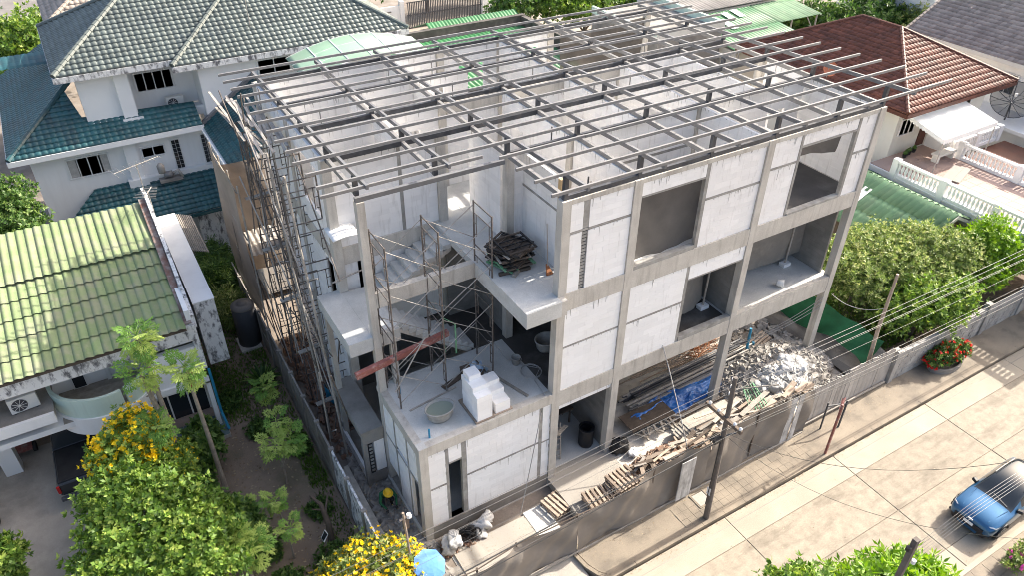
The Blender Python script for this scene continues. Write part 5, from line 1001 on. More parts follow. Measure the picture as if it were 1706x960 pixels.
for i in range(7):
    for j in range(18):
        if rng.random()<.9: o=ob('floor_tile',G().box(26.45+i*.66,-4.8+j*.66,3.43,27.09+i*.66,-4.16+j*.66,3.445),M['terr'],None); o.parent=td; o.location=-org(BR)
def baluster(h=.62): return mesh('baluster',G().lathe([(.06,0),(.06,.06),(.035,.1),(.085,.25),(.075,.38),(.035,.52),(.06,.57),(.06,h)],(0,0,0),8),M['white'],True)
BAL=baluster()
def balustrade(lab,p,q,z,h=.95,wall=0):
    p=Vector(p);q=Vector(q); t=thing('balustrade',lab,'balustrade',(p.x,p.y,z)); L=(q-p).length; d=(q-p)/L
    ob('handrail',G().bar((*p,z+h-.06),(*q,z+h-.06),.26,.12),M['white'],t); ob('base_rail',G().bar((*p,z+.1),(*q,z+.1),.24,.2),M['white'],t)
    if wall: ob('base_wall',G().bar((*p,z-wall/2),(*q,z-wall/2),.2,wall),M['white'],t); ob('moulding',G().bar((*p,z-.02),(*q,z-.02),.3,.07),M['white'],t)
    n=max(1,round(L/2.9))
    for k in range(n+1): c=p+d*(L*k/n); ob('pier',G().box(c.x-.17,c.y-.17,z-wall,c.x+.17,c.y+.17,z+h+.06),M['white'],t)
    m=int(L/.21)
    for k in range(1,m):
        c=p+d*(L*k/m)
        if min(abs((k/m*n)%1),1-abs((k/m*n)%1))*L/n<.2: continue
        inst('baluster',BAL,t,(c.x,c.y,z+.2),(0,0,0),(1,1,(h-.3)/.62))
balustrade('white balustrade along the near edge of the terrace facing the green shed',(26.2,6.1),(26.2,-5.2),3.4,.95,.75)
balustrade('white balustrade between the terrace and the red brown lower roof',(31.25,5.6),(31.25,-4.5),3.4)
balustrade('short white balustrade beside the white awning',(31.6,6.3),(36.0,6.3),3.2,.9)
ob('red_deck',G().box(31.4,-2,2.7,37,6.2,2.95),M['brownt'],BR); ob('stair_block',G().box(31.05,6.2,3.4,31.25,7.7,4.3),M['white'],BR)
for k in range(9): o=ob('support_column',G().bar((26.4+4.6*(k%2),6-3.3*(k//2),.2),(26.4+4.6*(k%2),6-3.3*(k//2),3.1),.28),M['cream'],BR) if k<8 else None
AW=thing('white_awning','bright white fabric awning with scalloped edge over the terrace','awning',(30.2,6.2,5.5))
ob('awning_sheet',G().grid(lambda u,v:(28.1+u*4.8,7.5-v*2.4,6.0-.55*v+.03*math.sin(u*25)),30,6),M['awn'],AW,solid=.02)
g=G()
for k in range(24): x=28.1+k*.2; g.prism([(x,5.08,5.46),(x+.2,5.08,5.46),(x+.2,5.08,5.24),(x+.1,5.08,5.14),(x,5.08,5.24)],(0,.015,0))
for k in range(12): y=5.1+k*.2; z=5.46+.55*k/12; g.prism([(28.09,y,z),(28.09,y+.2,z+.045),(28.09,y+.2,z-.16),(28.09,y+.1,z-.25),(28.09,y,z-.2)],(.015,0,0))
ob('valance',g,M['awn'],AW)
for x in (28.15,32.85): ob('awning_post',G().tube([(x,5.12,3.4),(x,5.12,5.44)],.03,6),M['galv'],AW)
bn=thing('bench','pinkish white concrete bench at the back of the terrace','bench',(30.2,5.9,3.4)); ob('seat',G().box(29.4,5.7,3.85,31.0,6.2,3.95),M['cream'],bn)
for x in (29.5,30.8): ob('leg',G().box(x,5.75,3.43,x+.12,6.15,3.85),M['cream'],bn)
for k,(x,y) in enumerate(((28.6,7.2),(28.9,7.3),(29.2,7.35),(29.7,7.4))):
    pt=thing('flower_pot',['small dark pot at the left end of the row by the terrace door','second small dark pot in the row by the terrace door','third small dark pot in the row by the terrace door','small dark pot nearest the terrace door'][k],'pot',(x,y,3.43),0,'pots by the terrace door'); ob('pot_body',G().lathe([(0,0),(.09,0),(.13,.2),(.11,.2),(.08,.03)],(x,y,3.43),10),M['black'],pt); ob('plant_tuft',G().lathe([(.02,0),(.14,.1),(.05,.25)],(x,y,3.6),7),M['grass'],pt)
for k in range(2): plank((28.0+.3*k,4.2-.3*k,3.5),(29.6+.2*k,4.6-.3*k,3.75),.5,.05,'litconc',['pale board leaning over on the terrace floor','second pale board lying on the terrace floor'][k])
TA=thing('teal_awning','dark teal glazed awning below the terrace corner','awning',(26.8,7.3,2.6))
for k in range(3): ob('awning_panel',G().prism([(26.1,6.6+k*.75,2.55),(26.1,7.31+k*.75,2.55),(27.0,7.31+k*.75,3.05),(27.0,6.6+k*.75,3.05)],(0,0,.03)),M['tealm'] if 'tealm' in M else M.setdefault('tealm',mk('teal_sheet',(.03,.2,.17),(.025,.16,.14),sc=1,rough=.3)),TA)
for k in range(4): ob('awning_rib',G().bar((26.08,6.58+k*.75,2.58),(27.0,6.58+k*.75,3.1),.04),M['alum'],TA)
GD=thing('green_shed','low shed with faded green corrugated gable roof behind the garden trees','shed',(24.5,4,0))
zt=3.8
tiles('shed_roof',M['oldgreen'],GD,(21.3,9.5,2.35),(0,-1,0),(1,0,.44),[(0,0),(8.2,0),(8.2,3.6),(0,3.6)],.33,1.2,.075,.05,6,shape=.7); tiles('shed_roof',M['oldgreen'],GD,(26.0,1.3,3.1),(0,1,0),(-1,0,.5),[(0,0),(8.2,0),(8.2,1.56),(0,1.56)],.33,1.6,.075,.04,6,shape=.7)
ob('gable_board',G().prism([(21.3,1.32,2.3),(24.6,1.32,3.76),(26.0,1.32,3.05),(26.0,1.32,2.9),(24.6,1.32,3.58),(21.3,1.32,2.12)],(0,-.06,0)),M['cream'],GD); ob('wall',G().box(21.7,1.7,.5,25.7,9.3,2.45),M['dwood'],GD); ob('skylight',G().bar((22.6,5.9,3.02),(23.7,5.9,3.50),.8,.02),M['awn'],GD)
# grey roofed house far right
GH=thing('grey_roofed_house','white house with a grey brown tiled roof at the far right','house',(46,10,0))
tiles('roof_tiles',M['greyt'],GH,(39.8,16.4,6.5),(0,-1,0),(1,0,.5),[(0,0),(22,0),(22,7.4),(0,7.4)],.3,.38,.045); ridge(GH,(39.8,16.4,6.55),(46.4,16.4,9.8),m='greyt'); ob('fascia',G().bar((39.75,16.4,6.4),(39.75,-4,6.4),.06,.25),M['cream'],GH); ob('wall',G().box(40.5,-4,0,47,16.2,6.3),M['white'],GH)
for y in (9.0,7.0,11.2): pane_window(GH,y-.6,4.4,y+.6,5.6,40.48,2,axis='y')
ob('porch_roof',G().box(37.5,3.5,3.3,40.5,11,3.5),M['white'],GH); ob('porch_wall',G().box(38.2,4,0,38.4,10.8,3.3),M['white'],GH)
SD=thing('satellite_dish','large black mesh satellite dish on the white porch roof','satellite dish',(38.6,7.4,3.5))
ob('mast',G().tube([(38.6,7.4,3.5),(38.6,7.4,4.6)],.05,8),M['dsteel'],SD)
M['mesh']=sheer('dish_mesh',(.03,.03,.03),.55); ax=Vector((-.55,-.35,.75)).normalized(); a1=ax.cross(Vector((0,0,1))).normalized(); a2=ax.cross(a1)
dp=lambda r,t:Vector((38.6,7.4,4.65))+ax*(r*r*.22)+a1*(r*math.cos(t))+a2*(r*math.sin(t))
g=G().grid(lambda u,v:tuple(dp(.05+1.2*v,u*6.2832)),28,5); ob('dish_mesh',g,M['mesh'],SD)
for k in range(12): ob('dish_rib',G().tube([dp(.05+1.2*j/5,k*.5236) for j in range(6)],.02,4),M['dsteel'],SD)
ob('rim',G().tube([dp(1.25,k*.2244) for k in range(29)],.025,4),M['dsteel'],SD); ob('feed_arm',G().tube([dp(1.2,.3),Vector((38.6,7.4,4.65))+ax*.9,dp(1.2,3.4)],.015,4),M['dsteel'],SD); ob('feed_horn',G().lathe([(0,0),(.08,0),(.08,.18),(0,.2)],tuple(Vector((38.6,7.4,4.55))+ax*.9),8),M['alum'],SD)
dc=thing('red_dish','small salmon pink satellite dish on the brown roof edge','satellite dish',(27.2,12.5,6.4)); ob('dish',G().lathe([(0,.0),(.25,.05),(.42,.16),(.44,.18)],(0,0,0),18),M['terra'],None,smooth=True); q=bpy.data.objects['dish']; q.parent=dc; q.rotation_euler=(1.0,-.6,0); q.location=(0,0,.75); ob('mast',G().tube([(27.2,12.5,6.3),(27.2,12.5,7.2)],.03,6),M['galv'],dc)
FW=thing('far_white_house','white house far behind at the top right','house',(56,24,0)); ob('wall',G().box(50,21,0,60,30,7.5),M['white'],FW); ob('roof',G().prism([(49.5,20.5,7.5),(60.5,20.5,7.5),(60.5,30.5,7.5),(49.5,30.5,7.5)],(0,0,.3)),M['greyt'],FW); pane_window(FW,51.5,4.8,53.2,6.2,21,2); pane_window(FW,55.5,4.8,57.2,6.2,21,2)
BH=thing('timber_shed','weathered dark timber shed at the top left corner','shed',(-17,66,0)); 
for k in range(26): ob('board',G().box(-21+k*.4,57,0,-20.63+k*.4,57.1,4.2+jit(.1)),M['dwood'],BH)
ob('roof',G().box(-21.5,56.5,4.2,-10,66,4.4),M['greym'],BH)
# ---------------- vegetation ----------------
def crownmesh(name,blobs,ntw,lsize,mat,seed=0,per=7,asp=.42,shell=.55,droop=.0,spread=1.0):
    r=np.random.RandomState(seed); B_=np.array(blobs,float); w=(B_[:,3]*B_[:,4]+B_[:,4]*B_[:,5]+B_[:,3]*B_[:,5]); w/=w.sum()
    idx=r.choice(len(B_),ntw,p=w); d=r.normal(size=(ntw,3)); d/=np.linalg.norm(d,axis=1)[:,None]; d[:,2]=np.where(d[:,2]<-.35,-d[:,2]*.5,d[:,2])
    rad=shell+(1-shell)*r.rand(ntw)**.6; lump=1+.30*np.sin(d[:,0]*7+idx*2.1+seed)*np.sin(d[:,1]*6+seed*1.3)*np.sin(d[:,2]*5+idx)+.10*r.normal(size=ntw)
    tip=B_[idx,:3]+d*B_[idx,3:6]*(rad*lump)[:,None]
    ax=d+.45*r.normal(size=(ntw,3))+np.array((0,0,.35-droop)); ax/=np.linalg.norm(ax,axis=1)[:,None]
    ref=r.normal(size=(ntw,3)); a=np.cross(ax,ref); a/=np.linalg.norm(a,axis=1)[:,None]; b=np.cross(ax,a)
    tw=r.rand(ntw); V=[];Rn=[]
    for k in range(per):
        t=2*np.pi*k/per+r.rand(ntw)*.8; el=(.25+.65*r.rand(ntw))*spread
        ld=ax*np.cos(el*1.5)[:,None]+(a*np.cos(t)[:,None]+b*np.sin(t)[:,None])*np.sin(el*1.5)[:,None]; ld[:,2]-=droop*.6; ld/=np.linalg.norm(ld,axis=1)[:,None]
        sd=np.cross(ld,ax)+1e-6; sd/=np.linalg.norm(sd,axis=1)[:,None]; up_=np.cross(sd,ld)
        L=(lsize*(.65+.6*r.rand(ntw)))[:,None]; W_=L*asp*.5
        p0=tip+ld*L*.08; p2=tip+ld*L; mid=tip+ld*L*.5+up_*L*.06
        V.append(np.stack([p0,mid+sd*W_-up_*L*.1,p2-up_*L*.08,mid-sd*W_-up_*L*.1],1)); Rn.append(np.clip(.55*tw+.45*r.rand(ntw),0,1))
    V=np.concatenate(V).reshape(-1,3); F=np.arange(len(V)).reshape(-1,4); return npmesh(name,V,F,mat,np.concatenate(Rn))
def tree(name,lab,base,blobs,ntw,ls,mat,seed,cat='tree',grp=None,tr=.12,trunk=True,limbs=4,**k):
    t=thing(name,lab,cat,base,0,grp); o=ob('crown',crownmesh('crown',blobs,ntw,ls,M[mat],seed,**k),M[mat],None); o.parent=t; o.location=-Vector(base); o['kind']='stuff'
    if trunk:
        r=random.Random(seed); c=np.array(blobs)[:,:3].mean(0); b=Vector(base); top=Vector(c); g=G()
        ob('trunk',G().tube([b,b.lerp(top,.35)+Vector((r.uniform(-.1,.1),r.uniform(-.1,.1),0)),b.lerp(top,.7)],[tr,tr*.8,tr*.55],8),M['bark'],t)
        for i in range(min(limbs,len(blobs))): ob('limb',G().tube([b.lerp(top,.3+.1*i/limbs),b.lerp(top,.5).lerp(Vector(blobs[i][:3]),.5),Vector(blobs[i][:3])],[tr*.5,tr*.35,tr*.15],6),M['bark'],t)
    return t
def flowers(t,blobs,n,size,mat,seed,name='blossoms',**k):
    me=crownmesh(name,blobs,n,size,M[mat],seed,per=6,asp=.8,shell=.85,**k); o=ob(name,me,M[mat],None); o.parent=t; o.location=-t.location; o['kind']='stuff'
# left garden
tree('broadleaf_tree','large glossy bright green tree in the lower left garden beside the driveway','%',None,0,0,'leafA',0) if 0 else None
tree('broadleaf_tree','large glossy bright green tree in the lower left garden beside the driveway',(-12.6,2.6,.16),[(-12.7,3.1,3.0,1.7,1.6,1.5),(-13.1,4.4,3.0,1.2,1.2,1.3),(-11.8,1.5,2.6,1.5,1.5,1.4),(-13.6,1.9,2.6,1.4,1.5,1.3),(-12.3,5.0,2.7,1.1,1.1,1.1),(-12.5,.2,2.2,1.7,1.5,1.3),(-11.2,2.9,2.2,1.0,1.1,1.0)],8500,.165,'leafA',1,asp=.5)
tree('dark_bush','rounded dark green bush between the big tree and the papaya trunks',(-10.6,3.0,.16),[(-10.6,3.1,1.5,1.0,.9,1.0),(-10.1,2.6,1.2,.7,.7,.8),(-11.0,4.0,1.3,.8,.8,.9)],2200,.15,'leafB',2,cat='bush',asp=.5)
tree('dark_bush','dark green shrub beside the tiled porch under the second papaya',(-10.6,7.2,.16),[(-10.6,7.2,1.1,.8,.9,1.0),(-10.2,8.1,.9,.5,.6,.8),(-10.9,6.3,.9,.6,.7,.7)],900,.2,'leafB',3,cat='bush',asp=.5)
yb=[(-12.6,6.0,3.3,1.15,1.05,1.25),(-12.3,6.8,3.1,.85,.9,1.1),(-11.9,5.2,2.6,1.0,.9,1.0),(-12.9,6.2,2.4,.95,.95,1.2),(-11.8,6.0,1.9,1.1,1.1,1.1)]
t=tree('yellow_flowering_tree','tree covered in yellow blossom in front of the curved balcony',(-12.6,6.0,.16),yb,3600,.15,'leafA',4,asp=.45); flowers(t,yb[:2],1300,.10,'yel',5); flowers(t,yb[2:],220,.10,'yel',6)
yb=[(-7.3,-.9,1.6,1.3,1.0,1.0),(-6.5,-1.1,1.4,.9,.9,.9),(-8.2,-1.0,1.3,1.0,1.0,.9),(-7.0,-1.9,1.2,1.2,.9,.9)]
t=tree('yellow_flowering_bush','wide bush full of yellow orange blossom at the bottom edge by the site pole',(-7.3,-1.2,.16),yb,2300,.15,'leafC',7,cat='bush',asp=.4); flowers(t,yb,1300,.095,'yel',8)
tree('leafy_shrub','small bright leafy shrub cut by the left edge of the picture',(-16.9,5.0,.16),[(-16.9,5.1,1.7,.7,.7,.8),(-17.2,4.6,1.3,.8,.8,.8)],900,.2,'leafA',9,cat='bush')
tree('dense_tree','dense rounded tree at the left edge in front of the white house',(-14.6,19.5,.16),[(-14.7,19.0,5.6,1.5,1.4,1.7),(-14.0,18.0,4.6,1.2,1.1,1.5),(-15.4,18.2,5.0,1.4,1.3,1.5),(-14.5,19.8,6.4,1.2,1.2,1.2),(-13.5,18.6,4.4,.9,.9,1.2),(-14.2,17.6,3.6,1.1,1.0,1.2)],4200,.17,'leafB',10)
# papayas
def pleaf(seed):
    r=random.Random(seed); g=G(); P=.45
    g.tube([(0,0,0),(P*.55,0,.10),(P,0,.05)],.012,4)
    nl=9
    for k in range(nl):
        a=(k-(nl-1)/2)*.58; L=.40-.03*abs(k-4)+r.uniform(-.04,.04)
        c=Vector((P,0,.05)); d=Vector((math.cos(a),math.sin(a),-.12-.2*r.random())); s_=Vector((-math.sin(a),math.cos(a),0)); w=.026
        def lobe(o,dd,ss,l,w): g.add([o,o+dd*l*.55+ss*w-Vector((0,0,.008)),o+dd*l,o+dd*l*.55-ss*w-Vector((0,0,.008)),o+dd*l*.5+Vector((0,0,.012))],[(0,4,1),(1,4,2),(2,4,3),(3,4,0)])
        lobe(c,d,s_,L,w*1.25)
        for q in (-1,1):
            d2=(d+s_*q*.75).normalized(); lobe(c+d*L*.38,d2,Vector((-d2.y,d2.x,0)),L*.42,w)
            d3=(d+s_*q*.6).normalized(); lobe(c+d*L*.62,d3,Vector((-d3.y,d3.x,0)),L*.26,w*.8)
    me=mesh('leaf',g,M['pap']); a=me.attributes.new('rnd','FLOAT','FACE'); b=r.random(); a.data.foreach_set('value',np.array([min(1,max(0,b*.9+r.random()*.2)) for _ in me.polygons],dtype=np.float32)); return me
PL=[pleaf(i) for i in range(7)]
def papaya(base,crowns,lab,tr=.09,fruit=False,s=1.0):
    t=thing('papaya_tree',lab,'papaya tree',base,0,'papaya trees in the garden'); b=Vector(base)
    for ci,(cx,cy,cz,n) in enumerate(crowns):
        c=Vector((cx,cy,cz)); m=b.lerp(c,.5)+Vector((jit(.08),jit(.08),0)); k0=b if ci==0 else b.lerp(Vector(crowns[0][:3]),.45)
        ob('trunk' if ci==0 else 'branch',G().tube([k0,k0.lerp(c,.5)+Vector((jit(.07),jit(.07),0)),c],[tr if ci==0 else tr*.7,tr*.75,tr*.5],8),M['paptrunk'],t)
        for k in range(n):
            q=k/n; o=inst('leaf',PL[rng.randrange(7)],t,c+Vector((0,0,.12-.25*q)),(jit(.25),.3-.95*(1-q)**1.5+.8*q,k*2.4+jit(.3)),(s*(.62+.3*rng.random()),)*3)
        if fruit: 
            for k in range(3): ob('papaya_fruit',G().lathe([(0,0),(.07,.05),(.09,.14),(.05,.24),(0,.27)],(cx+.13*math.cos(k*2.1+.8),cy+.13*math.sin(k*2.1+.8)-.05,cz-.45-.12*k),10),M['terra'],t,smooth=True)
papaya((-11.32,6.3,.16),[(-11.25,6.35,7.35,26),(-11.5,6.1,6.2,20)],'tallest papaya with a forked trunk in front of the green roof',.11,s=1.15)
papaya((-10.2,5.64,.16),[(-10.25,5.7,6.15,24)],'tall papaya with fruit and a bare leaning trunk near the glass doors',.1,True,s=1.15)
papaya((-11.5,5.6,.16),[(-11.6,5.75,4.2,22)],'papaya crown low beside the yellow blossom tree',.08,s=1.1)
papaya((-7.7,8.6,.16),[(-7.75,8.6,1.75,20)],'small papaya alone beside the boundary wall',.05)
papaya((-8.2,4.9,.16),[(-8.3,4.9,2.3,18),(-7.75,4.8,2.4,18),(-8.0,5.4,2.9,14)],'papaya with three crowns close to the boundary wall',.05)
papaya((-8.95,3.0,.16),[(-8.95,3.0,1.75,18)],'young papaya with yellowing lower leaves in the bare soil',.045,s=.85)
papaya((-8.95,1.75,.16),[(-8.85,1.6,1.9,16)],'young papaya behind the dead stump',.045,s=.8)
papaya((-9.6,3.4,.16),[(-9.9,3.3,1.6,14)],'thin young papaya at the edge of the dark bush',.04,s=.9)
papaya((-10.3,1.3,.16),[(-10.55,1.5,2.5,28),(-10.1,1.2,2.3,18)],'broad pale papaya crown low in front of the big green tree',.06,s=1.25)
tree('sago_palm','spiky blue green palm clump by the boundary wall','%',None,0,0,'leafB',0) if 0 else None
def fronds(name,lab,c,n,L,mat,h=.9,cat='palm'):
    t=thing(name,lab,cat,c)
    for k in range(n):
        a=k*2.399; e=.4+.9*(k/n); d=Vector((math.cos(a)*math.sin(e),math.sin(a)*math.sin(e),math.cos(e)))*L; g=G(); s=Vector((-math.sin(a),math.cos(a),0)); w=.05*L; p0=Vector(c); p1=p0+d*.55; p2=p0+d-Vector((0,0,.25*L*e))
        g.add([p0-s*w*.4,p0+s*w*.4,p1+s*w,p1-s*w,p2],[(0,1,2,3),(3,2,4)]); o=ob('frond',g,M[mat],t,attr=[rng.random()]*2)
fronds('sago_palm','spiky blue green palm clump by the boundary wall',(-7.45,10.6,.2),46,1.15,'leafB'); [tree('feathery_shrub',lb,(x,y,.16),[(x,y,z,.8,.9,z*.75),(x+.3,y-.6,z*.8,.6,.6,z*.6)],800,.34,m,70+k,cat='shrub',asp=.13,droop=.5,trunk=False) for k,(x,y,z,m,lb) in enumerate(((-7.5,17.4,1.5,'leafB','tall feathery shrub in the gap beside the brown screen'),(-7.6,15.6,1.1,'leafC','olive feathery shrub just behind the water tank'),(-7.2,19.4,1.3,'leafB','feathery shrub furthest back in the gap')))]
for k,(x,y,sz) in enumerate(((-8.3,8.0,.5),(-9.1,10.2,.6),(-7.3,6.3,.45),(-9.6,2.3,.45),(-9.4,.9,.5),(-7.8,1.0,.6),(-7.6,3.1,.4),(-8.6,-.2,.6),(-9.8,-.4,.5),(-10.6,7.9,.3))): tree('weed_clump',['weeds beside the small lone papaya','green weeds on the grass behind the house corner','weeds under the three crowned papaya','weeds between the dark bush and the young papaya','low weed clump right of the broad papaya','weeds around the dead stump','weeds at the foot of the wall near the planks','weeds in front of the yellow bush','weeds at the bottom edge below the papayas','weeds by the porch'][k],(x,y,.16),[(x,y,.3,sz,sz,.35)],260,.13,'leafB',30+k,cat='weeds',trunk=False)
st=thing('dead_stump','charred dead tree stump near the boundary wall','stump',(-7.65,2.2,.16)); ob('trunk',G().tube([(-7.65,1.7,.16),(-7.6,1.95,.9),(-7.65,2.3,1.5),(-7.9,2.5,1.9)],[.12,.1,.08,.03],8),M['dwood'],st); ob('branch',G().tube([(-7.62,2.1,1.2),(-7.3,2.5,1.7)],[.05,.02],6),M['dwood'],st); ob('branch',G().tube([(-7.62,2.2,1.3),(-8.0,2.1,1.7)],[.04,.015],6),M['dwood'],st)
sp=thing('solar_lamp','small solar garden lamp by the stump','lamp',(-7.9,1.4,.16)); ob('stake',G().tube([(-7.9,1.4,.16),(-7.9,1.4,.9)],.02,6),M['galv'],sp); ob('panel',G().bar((-7.98,1.4,.86),(-7.82,1.43,1.12),.2,.02),M['glass'],sp); ob('panel_frame',G().bar((-7.99,1.41,.85),(-7.81,1.44,1.14),.23,.015),M['alum'],sp)
wt=thing('water_tank','dark grey cylindrical water tank with a domed lid in the garden','water tank',(-7.1,13.8,.16)); ob('tank_body',G().lathe([(0,0),(.5,0),(.5,1.9),(.46,1.98)],(-7.15,13.6,.3),26),M['tank'],wt,smooth=True); ob('lid',G().lathe([(.5,1.95),(.5,2.02),(.3,2.1),(.2,2.1),(.2,2.16),(0,2.17)],(-7.15,13.6,.3),26),M['greym'],wt,smooth=True); ob('plinth',G().box(-7.7,13.0,.16,-6.8,14.1,.3),M['conc'],wt)
# right garden trees
gd='garden trees right of the site'
tree('mango_tree','broad olive green tree touching the right end of the building',(18.3,1.6,.55),[(18.0,1.7,2.9,1.9,1.7,1.4),(19.6,2.0,3.1,1.6,1.4,1.2),(17.2,.7,2.6,1.3,1.3,1.2),(19.0,.4,3.1,1.3,1.2,1.2),(16.6,2.2,3.1,1.1,1.2,1.1)],6000,.165,'leafC',11,grp=gd,asp=.36)
tree('mango_tree','middle garden tree with fresh reddish tips behind the block wall',(20.8,.4,.55),[(20.8,.5,3.1,1.6,1.4,1.3),(22.0,-.3,3.2,1.3,1.2,1.2),(20.2,-.8,2.5,1.3,1.1,1.2),(21.4,1.4,3.2,1.2,1.1,1.0),(22.6,.6,2.9,1.1,1.1,1.1)],6000,.165,'leafC',12,grp=gd,asp=.36)
tree('garden_tree','darker green tree overhanging the white block wall',(18.7,-1.4,.55),[(18.7,-1.3,2.4,1.5,1.1,1.2),(17.3,-1.2,2.0,1.1,1.0,1.0),(20.2,-1.9,2.4,1.3,1.0,1.1),(19.2,-2.2,1.9,1.1,.8,.8)],2600,.18,'leafA',13,grp=gd,asp=.4)
tree('lime_tree','yellow green tree at the right end of the garden',(24.2,-.7,.55),[(24.2,-.6,3.4,1.2,1.1,1.3),(24.9,-1.3,2.7,1.0,.9,1.1),(23.6,-1.4,2.3,.9,.9,1.0)],1500,.24,'leafD',14,grp=gd,asp=.35,droop=.4)
hb=[(18.9,-3.2,.75,.75,.45,.5),(18.2,-3.1,.6,.55,.4,.42),(19.6,-3.25,.7,.5,.4,.45)]
t=tree('red_flowering_hedge','round hedge with red flowers standing on the pavement by the block wall',(18.9,-3.2,.12),hb,1100,.12,'leafB',15,cat='hedge'); flowers(t,hb,190,.1,'red',16); ob('planter_ring',G().lathe([(.85,0),(1.0,0),(1.0,.22),(.85,.22),(.85,0)],(18.9,-3.2,.11),22,1,.55),M['dconc'],t)
tree('garden_tree','small tree beside the satellite dish at the right edge',(37.5,1.0,.5),[(37.5,1.0,3.2,1.3,1.3,1.3)],700,.2,'leafB',17,grp=gd)
# near trees at the bottom edge
tree('roadside_tree','dark leafed roadside tree at the bottom edge, left of the two',(1.2,-10.9,.1),[(1.2,-9.6,4.8,1.2,1.0,1.0),(.6,-9.5,4.9,.7,.7,.7),(2.0,-9.9,4.7,.8,.8,.8)],2000,.19,'leafA',18)
tree('roadside_tree','bright long leafed roadside tree at the bottom edge around the concrete post',(3.0,-11.2,.1),[(2.8,-10.2,4.9,1.0,.9,1.0),(3.7,-10.5,4.9,1.0,.9,1.0),(4.4,-10.8,4.6,.8,.8,.9),(3.2,-11.2,4.5,1.1,1.0,1.0)],2000,.24,'leafD',19,asp=.28,droop=.3)
fb=[(11.9,-10.7,.45,.8,.35,.35),(12.9,-10.8,.45,.8,.35,.35)]
t=tree('flower_bed','low bed with pink flowers at the bottom right corner',(12.3,-10.8,.1),fb,600,.12,'leafC',20,cat='flower bed',trunk=False); flowers(t,fb,70,.08,'pink',21)
tag(ob('clay_planter',G().lathe([(0,0),(.3,0),(.42,.4),(.45,.42),(.38,.42),(.3,.06)],(12.5,-11.5,.1),18),M['terra']),'terracotta planter at the bottom right corner','planter')
# far trees
def ft(name,lab,x,y,z,r_,mat,seed,n=900,ls=.34,h=None):
    h=h or z; tree(name,lab,(x,y,0),[(x,y,z,r_,r_,r_*.9),(x-r_*.7,y+.3,z-.5,r_*.7,r_*.7,r_*.7),(x+r_*.7,y-.4,z-.4,r_*.75,r_*.75,r_*.7)],n,ls,mat,seed,tr=.2)
ft('backyard_tree','dark tree left of the fresh green one behind the parapet',25.0,43.5,3.4,2.1,'leafB',40); ft('backyard_tree','fresh green round tree behind the roof grid',30.5,41.0,3.6,3.2,'leafA',41,1900); ft('backyard_tree','small dark tree right of the fresh green one',34.6,39,3.4,1.8,'leafB',42)
fronds('fan_palm','bright fan palm beside the dark parapet',(22.8,38.2,2.2),34,1.7,'leafD')
ft('backyard_tree','dark tree over the far white garden wall',14.5,56,3.6,2.5,'leafB',43); ft('backyard_tree','dark tree at the top edge above the sliding gate',22.5,57,3.4,2.4,'leafB',44); ft('backyard_tree','dark tree left above the white garden wall',8.5,57,3.6,2.6,'leafB',45); ft('backyard_tree','tree beyond the gate at the top edge',36,55,3.5,3,'leafA',46); ft('backyard_tree','second tree beyond the gate',29.5,57,3.5,2.2,'leafB',49)
for k,(x,y,r_,m) in enumerate(((43.5,26.8,2.4,'leafB'),(46.5,24.5,2.6,'leafB'),(50.5,22.0,2.3,'leafC'),(49.5,25.5,2.8,'leafB'),(54,23.5,2.6,'leafB'))): ft('backyard_tree',['very dark tree beside the faded green lean-to','large dark tree above the ridge of the brown roof','olive tree between the brown and the grey roof','dark tree just behind the brown roof','tree furthest back at the top right'][k],x,y,3.6,r_,m,50+k,1500)
ft('backyard_tree','bushy yellow green tree in the top left corner',-11.5,52,3.6,3.0,'leafA',60,1900); ft('backyard_tree','small light green tree below the timber shed',-14.6,42,4.0,1.4,'leafD',61); ft('backyard_tree','dark tree beside the timber shed',-14.5,53,3.2,2.6,'leafB',62)
# ---------------- vehicles ----------------
def carshell(secs,name):
    """secs: list of (x, [half profile points (y,z)] ) -> closed skin with subdivision, returned as evaluated mesh data"""
    n=len(secs[0][1]); v=[];f=[]
    for x,pr in secs:
        xs=x if isinstance(x,(list,tuple)) else [x]*n
        ring=[(xs[i],-p[0],p[1]) for i,p in enumerate(pr)]+[(xs[i],p[0],p[1]) for i,p in reversed(list(enumerate(pr)))]
        v+=ring
    m=2*n
    for i in range(len(secs)-1):
        for j in range(m-1): f.append((i*m+j,i*m+j+1,(i+1)*m+j+1,(i+1)*m+j))
    f.append(tuple(range(m))[::-1]); f.append(tuple((len(secs)-1)*m+k for k in range(m)))
    return v,f,m
def wheel(par,x,y,r=.35,w=.22):
    s=1 if y>0 else -1
    wh=ob('wheel',G().tube([(x,y-w/2,r),(x,y+w/2,r)],r,24),M['rubber'],par)
    def sub(nm,g,m): o=ob(nm,g,m,None); o.parent=wh; return o
    sub('rim',G().tube([(x,y+s*(w/2-.005),r),(x,y+s*(w/2+.012),r)],r*.68,20),M['galv'])
    for k in range(5): a=k*1.2566; sub('spoke',G().bar((x,y+s*(w/2+.016),r),(x+r*.62*math.cos(a),y+s*(w/2+.016),r+r*.62*math.sin(a)),.05,.02,(0,1,0)),M['steel'])
CX,CY=14.05,-9.02
car=thing('blue_car','metallic blue suv with a dark glass roof driving along the concrete road','car',(0,0,0))
